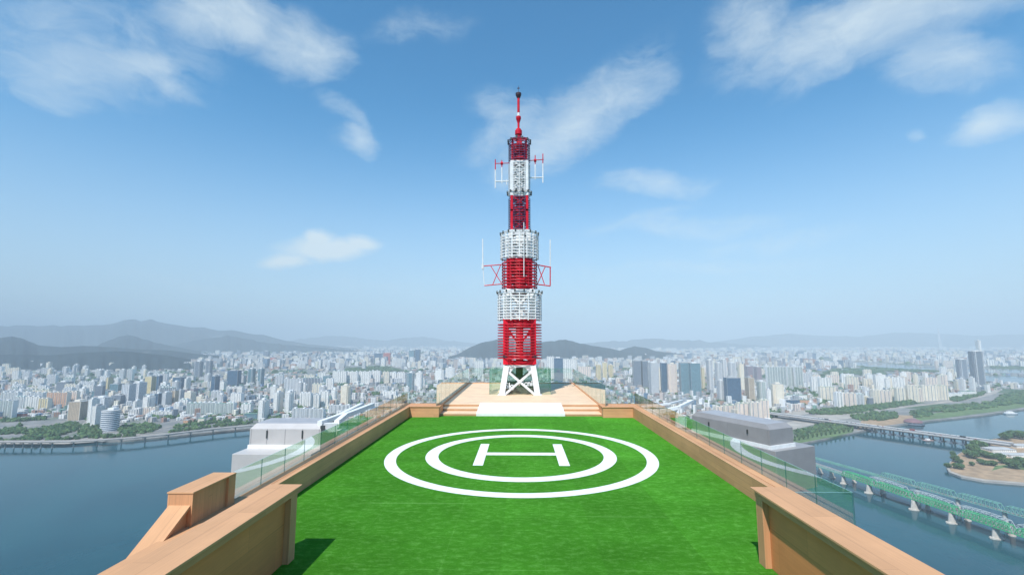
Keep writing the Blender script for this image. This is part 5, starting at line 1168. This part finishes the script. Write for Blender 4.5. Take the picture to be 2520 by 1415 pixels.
# green railway truss bridges
tgreen = paint('truss_green', (0.07, 0.48, 0.20), .5, var=.25, scale=.1); tteal = paint('truss_pale_green', (0.20, 0.44, 0.36), .5, var=.2, scale=.1); tgrey = paint('truss_silver', (0.50, 0.54, 0.55), .45, var=.2, scale=.1)
pierc = paint('pier_stone', (0.56, 0.51, 0.45), .85, var=.2, scale=.3)
def truss(t, A, B, wid, spans, hmid, hend, npan, m_, th=.45, deckm=None):
    d = B - A; L_ = d.length; d.normalize(); nn = Vector((-d.y, d.x, 0)); up = Vector((0, 0, 1))
    for s_ in range(spans):
        a = A + d * (L_ * (s_ + .01) / spans); l = L_ * .98 / spans; b = MB()
        top = lambda u: hend + (hmid - hend) * (1 - (2 * u - 1) ** 2)
        for sg in (-1, 1):
            off = nn * (wid / 2 * sg); P_ = [a + d * (l * i / npan) + off for i in range(npan + 1)]
            T_ = [P_[i] + up * top(i / npan) for i in range(npan + 1)]
            b.bar(P_[0], P_[-1], th * 1.4, th * 1.6)
            b.bar(P_[0], T_[1], th * 1.1)
            b.bar(P_[-1], T_[-2], th * 1.1)
            for i in range(1, npan - 1): b.bar(T_[i], T_[i + 1], th * 1.3)
            for i in range(1, npan): b.bar(P_[i], T_[i], th * .8); 
            for i in range(1, npan - 1): b.bar(P_[i], T_[i + 1], th * .7) if i >= npan // 2 else b.bar(T_[i], P_[i + 1], th * .7)
            if sg < 0: Tl, Pl = T_, P_
        off = nn * wid
        for i in range(1, npan): b.bar(Tl[i], Tl[i] + off, th * .8); (b.bar(Tl[i], (Tl[i + 1] if i < npan - 1 else Tl[i]) + off, th * .4) if i % 2 else None)
        for i in range(npan + 1): b.bar(Pl[i], Pl[i] + off, th * .9)
        b.build('truss_span', m_, t)
    b = MB(); q0, q1 = A - d * 60, B + d * 400
    w2 = nn * (wid / 2 - .6); dz = up * .35
    V = [q0 - w2 - dz, q1 - w2 - dz, q1 + w2 - dz, q0 + w2 - dz, q0 - w2 + dz, q1 - w2 + dz, q1 + w2 + dz, q0 + w2 + dz]
    b.quads(V, [(0, 3, 2, 1), (4, 5, 6, 7), (0, 1, 5, 4), (1, 2, 6, 5), (2, 3, 7, 6), (3, 0, 4, 7)]); b.build('track_deck', deckm or paint('track_bed', (0.26, 0.24, 0.24), .9, var=.3, scale=.3), t)
    return d, nn
Z0 = 15.0
Ae = P0(2523, 1320, Z0); Af = P0(2075, 1168, Z0); da = (Af - Ae).normalized()
tA = thing('railway_bridge', 'bright green curved truss railway bridge nearest the camera, on pale stone piers', 'bridge', (Ae.x, Ae.y, 0), group='parallel railway bridges over the river')
Ast = Ae - da * 120
d_, nn_ = truss(tA, Ast, Af, 8.5, 6, 8.6, 7.9, 14, tgreen, .66)
b = MB(); w2 = nn_ * 4.2
for sg in (-1, 1): b.bar(Af + w2 * sg + Vector((0, 0, .6)), Af + d_ * 420 + w2 * sg + Vector((0, 0, .6)), .8, 2.4)
b.build('plate_girder', tteal, tA)
for (px, py, big) in ((2453, 1325, 1), (2344, 1287, 1), (2251, 1254, 1), (2140, 1213, 1), (2077, 1190, .8), (2047, 1175, .8), (2019, 1164, .7), (1996, 1155, .7)):
    q_ = P0(px, py, 0); pb = MB(); r = 4.6 * big; zt2 = Z0 - 1
    V = []
    for zz, sx_, sy_ in ((-1, 1.5, 1.1), (1.6, 1.5, 1.1), (1.7, .95, .8), (zt2, .62, .6)):
        for a in range(10): th = 2 * math.pi * a / 10; V.append((q_.x + math.cos(th) * r * sx_ * 1.25, q_.y + math.sin(th) * r * sy_, zz))
    pb.quads(V, [(i * 10 + j, i * 10 + (j + 1) % 10, (i + 1) * 10 + (j + 1) % 10, (i + 1) * 10 + j) for i in range(3) for j in range(10)] + [tuple(range(30, 40))]); pb.build('pier', pierc, tA)
off1 = -nn_ * 12.5 if nn_.x < 0 else nn_ * 12.5
tB = thing('railway_bridge', 'silver grey curved truss railway bridge between the green ones', 'bridge', (Ae.x + 14, Ae.y, 0), group='parallel railway bridges over the river')
truss(tB, Ast + off1, Af + off1 - da * 40, 9, 5, 10.4, 8.6, 12, tgrey, .55)
De = P0(2520, 1254 + 17, 17.0); Df = P0(2168, 1158 + 15, 17.0); dd = (Df - De).normalized()
Dst = De - dd * 150
tD = thing('railway_bridge', 'pale green straight topped truss railway bridge farthest from the camera', 'bridge', (De.x, De.y, 0), group='parallel railway bridges over the river')
truss(tD, Dst, Df, 8, 6, 9.0, 8.6, 12, tteal, .55)
b = MB(); w2 = Vector((-dd.y, dd.x, 0)) * 4
for sg in (-1, 1): b.bar(Df + w2 * sg + Vector((0, 0, .9)), Df + dd * 420 + w2 * sg + Vector((0, 0, .9)), .8, 2.8)
b.build('plate_girder', tteal, tD)
for (px, py) in ((2491, 1318), (2382, 1281), (2284, 1253), (2172, 1213), (2102, 1187)):
    q_ = P0(px, py, 0); pb = MB(); pb.tube([(q_.x, q_.y, -1), (q_.x, q_.y, 1.5)], 4, 10); pb.tube([(q_.x, q_.y, 1.4), (q_.x, q_.y, 14)], [3.0, 2.4], 10); pb.build('pier', pierc, tB)
for i in range(7):
    q_ = Dst.lerp(Df, (i + .05) / 6.1); pb = MB(); pb.tube([(q_.x, q_.y, -1), (q_.x, q_.y, 16)], [3.2, 2.5], 10); pb.build('pier', pierc, tD)
# ================================================================== ISLET
isl = [(2329, 1150), (2335, 1161), (2365, 1172), (2420, 1182), (2520, 1190), (2640, 1196), (2760, 1190), (2700, 1100), (2600, 1078), (2520, 1068), (2440, 1080), (2390, 1098), (2355, 1118), (2338, 1135)]
W_ = [P0(x, y, 3.4) for x, y in isl]; b = MB(); b.prism([(p.x, p.y) for p in W_], -1, 3.4, 1, 0); tag(b.build('islet', [sand_m, conc_l]), kind='structure')
b = MB(); cpt = Vector((sum(p.x for p in W_) / len(W_), sum(p.y for p in W_) / len(W_), 3.4))
for i in range(len(W_)):
    a, c = W_[i], W_[(i + 1) % len(W_)]; a2, c2 = a + (cpt - a) * .035, c + (cpt - c) * .035; b.quads([a + Vector((0, 0, .02)), c + Vector((0, 0, .02)), c2 + Vector((0, 0, .9)), a2 + Vector((0, 0, .9))], [(0, 1, 2, 3)])
tag(b.build('embankment', path_m), kind='structure')
def tree(px, py, r, hh, label, gz=3.4, group='trees on the islet', nm='broadleaf_tree'):
    q_ = P0(px, py, gz); t = thing(nm, label, 'tree', (q_.x, q_.y, gz), 0, group); b = MB(); b.tube([(0, 0, 0), (.2, .1, hh * .35), (0, .2, hh * .7)], [.5, .35, .15], 6)
    for a in range(4): th = a * 1.6; b.tube([(0, 0, hh * .35), (math.cos(th) * r * .5, math.sin(th) * r * .5, hh * .6)], [.22, .08], 5)
    b.build('trunk', trunk_m, t, True)
    b = MB(); nbl = int(16 + r * 3)
    for i in range(nbl):
        th = random.random() * 6.28; u = random.uniform(-.9, 1); rr = math.sqrt(max(0, 1 - u * u)) * r * random.uniform(.45, .85); g_ = green()
        blob(b, math.cos(th) * rr, math.sin(th) * rr, hh * .62 + u * hh * .33, r * random.uniform(.20, .36), None, g_)
    for i in range(260):
        th = random.random() * 6.28; u = random.uniform(-1, 1); rr = math.sqrt(1 - u * u) * r * random.uniform(.85, 1.12); c_ = Vector((math.cos(th) * rr, math.sin(th) * rr, hh * .62 + u * hh * .42)); d1 = Vector((random.gauss(0, 1), random.gauss(0, 1), random.gauss(0, 1))).normalized() * r * .11; d2 = d1.orthogonal().normalized() * r * .09
        b.poly([c_ - d1 - d2, c_ + d1 - d2, c_ + d1 + d2, c_ - d1 + d2], 0, green())
    b.build('crown', fol_m, t, True); return t
TR = [(2333, 1151, 6, 9, 'small tree at the very tip of the islet'), (2359, 1153, 9, 10, 'broad low tree near the tip of the islet'), (2351, 1136, 7, 14, 'yellow green tree behind the islet tip'), (2346, 1125, 5, 13, 'slim pale tree at the left shore of the islet'),
      (2362, 1140, 6, 9, 'tree just behind the broad low one near the islet tip'), (2392, 1146, 4.5, 8, 'small round tree alone on the bare earth of the islet'), (2384, 1124, 9, 15, 'dark tree at the left edge of the islet wood'), (2396, 1128, 10, 15, 'dark tree, second along the front of the islet wood'),
      (2395, 1112, 11, 17, 'tall dark tree in the middle of the islet wood'), (2405, 1102, 11, 17, 'tall dark tree at the back of the islet wood'), (2418, 1104, 10, 16, 'dark tree below the bridge end on the islet'), (2408, 1122, 10, 15, 'dark tree in front of the islet wood centre'),
      (2422, 1124, 9, 13, 'dark tree right of the islet wood centre'), (2438, 1128, 9, 12, 'dark tree before the grey roofed halls, left'), (2414, 1140, 6, 9, 'mid green tree on the slope of the islet'), (2425, 1144, 7, 9, 'low tree on the slope above the bare earth'),
      (2444, 1146, 7, 10, 'low tree in the middle of the islet slope'), (2461, 1130, 9, 12, 'dark tree before the grey roofed halls, middle'), (2470, 1140, 8, 11, 'dark tree right of the little white kiosk'), (2495, 1152, 11, 15, 'large round green tree on the grass of the islet'),
      (2510, 1142, 10, 14, 'dark tree at the right edge of the islet wood'), (2528, 1150, 11, 15, 'tree cut by the right edge on the islet'), (2486, 1140, 7, 10, 'small dark tree left of the large round green one'), (2438, 1092, 6, 11, 'pale green tree at the end of the road bridge'),
      (2476, 1082, 12, 17, 'big tree behind the halls, left one'), (2492, 1078, 12, 19, 'big tree behind the halls, middle one'), (2510, 1080, 13, 20, 'big dark tree behind the halls, right one'), (2530, 1082, 12, 20, 'big dark tree behind the halls cut by the right edge')]
for a in TR: tree(*a)
sheet('grass', [(2440, 1158), (2470, 1150), (2520, 1156), (2600, 1160), (2600, 1150), (2500, 1142), (2450, 1145)], 3.46, grass_m)
for (x0, x1, yb, yt, dep, lb) in ((2446, 2500, 1112, 1092, 34, 'low grey roofed hall on the islet, left of the trees behind'), (2462, 2500, 1124, 1114, 20, 'small white hall on the islet in front of the grey roofed one'), (2490, 2545, 1126, 1112, 24, 'low mauve roofed hall on the islet at the right edge'), (2504, 2550, 1102, 1092, 24, 'pale hall at the right edge of the islet behind the mauve one')):
    q_ = P0((x0 + x1) / 2, yb, 3.4); mpp = q_.y / F; w = (x1 - x0) * mpp; t = thing('exhibition_hall', lb, 'hall', (q_.x, q_.y + dep / 2, 3.4), random.uniform(-.2, .1), 'halls on the islet')
    b = MB(); b.box(-w / 2, w / 2, -dep / 2, dep / 2, 0, 5.2); b.build('wall', PAL['white'][0], t, True)
    b = MB(); b.quads([(-w / 2 - 1, -dep / 2 - 1, 5.2), (w / 2 + 1, -dep / 2 - 1, 5.2), (w / 2 + 1, dep / 2 + 1, 5.2), (-w / 2 - 1, dep / 2 + 1, 5.2), (-w * .35, 0, 7.6), (w * .35, 0, 7.6)], [(0, 1, 5, 4), (1, 2, 5), (2, 3, 4, 5), (3, 0, 4), (3, 2, 1, 0)]); b.build('roof', rooft, t, True)
# poplars along the right bank
i = 0
for px in range(1956, 2106, 11):
    py = np.interp(px, [1950, 2030, 2105], [1088, 1074, 1062]) - 2; q_ = P0(px, py, LZ); lb = 'tall slender riverside poplar on the right bank'
    t = thing('poplar_tree', 'slender riverside poplar in the row along the right bank', 'tree', (q_.x, q_.y, LZ), 0, 'poplars along the right bank'); hh = random.uniform(13, 17)
    b = MB(); b.tube([(0, 0, 0), (0, 0, hh * .8)], [.35, .1], 5); b.build('trunk', trunk_m, t, True)
    b = MB()
    for j in range(14): u = j / 13; rr = 2.6 * math.sin(math.pi * min(1, .12 + u * .88)) + .5; blob(b, random.uniform(-.7, .7), random.uniform(-.7, .7), 2 + u * (hh - 2.5), rr * random.uniform(.7, 1), rr * 1.1)
    b.build('crown', fol_m, t, True); i += 1
# floating restaurant and moored boat, river barge
q_ = P0(2260, 1047, 0); t = thing('floating_restaurant', 'round floating building with a dull red roof moored at the right bank', 'floating building', (q_.x, q_.y + 18, 0))
b = MB(); b.lathe([(24, -.5), (27, 1.5), (27, 3)], 0, 0, 24); b.build('hull', girder_m, t, True); b = MB(); b.lathe([(22, 3), (22, 8)], 0, 0, 24); b.build('wall', PAL['slate'][0], t, True)
b = MB(); b.lathe([(24, 8), (20, 13), (10, 17), (.5, 18)], 0, 0, 24); b.build('roof', paint('dull_red_roof', (0.22, 0.12, 0.13), .8, var=.2, scale=.1), t, True)
q_ = P0(2486, 1019, 0); t = thing('moored_boat', 'white multi deck boat moored near the right edge', 'boat', (q_.x, q_.y, 0))
b = MB(); b.quads([(-20, -5, 0), (16, -5, 0), (24, 0, 0), (16, 5, 0), (-20, 5, 0), (-21, -6, 3.5), (17, -6, 3.5), (27, 0, 4.2), (17, 6, 3.5), (-21, 6, 3.5)], [(0, 1, 6, 5), (1, 2, 7, 6), (2, 3, 8, 7), (3, 4, 9, 8), (4, 0, 5, 9), (5, 6, 7, 8, 9)]); b.build('hull', roofw, t, True)
b = MB(); b.box(-16, 12, -4.5, 4.5, 3.4, 7); b.box(-10, 8, -3.5, 3.5, 7.003, 10); b.build('cabin', fin_m, t, True)
q_ = P0(2284, 1085, 0); t = thing('river_barge', 'small pale work boat on the water beside the bridge piers', 'boat', (q_.x, q_.y, 0))
b = MB(); b.quads([(-10, -4, 0), (10, -4, 0), (12, 4, 0), (-12, 4, 0), (-12, -5, 2.5), (12, -5, 2.5), (13, 5, 2.5), (-13, 5, 2.5)], [(0, 1, 5, 4), (1, 2, 6, 5), (2, 3, 7, 6), (3, 0, 4, 7), (4, 5, 6, 7)]); b.build('hull', paint('barge_pink', (0.5, 0.33, 0.30), .7), t, True)
b = MB(); b.box(-5, 3, -3, 3, 2.5, 6); b.build('cabin', fin_m, t, True)

# ================================================================== HAZE
m = bpy.data.materials.new('haze'); m.use_nodes = True; m.node_tree.nodes.clear(); k = N(m.node_tree); out = k.new('ShaderNodeOutputMaterial')
pv = k.new('ShaderNodeVolumePrincipled'); pv.inputs['Color'].default_value = (0.79, 0.92, 1.0, 1); pv.inputs['Density'].default_value = HAZE; pv.inputs['Anisotropy'].default_value = -0.30
k.link(pv.outputs[0], out.inputs['Volume'])
b = MB(); b.box(-61000, 61000, -7000, 71000, -1.6, 1150); tag(b.build('haze', m), kind='stuff')
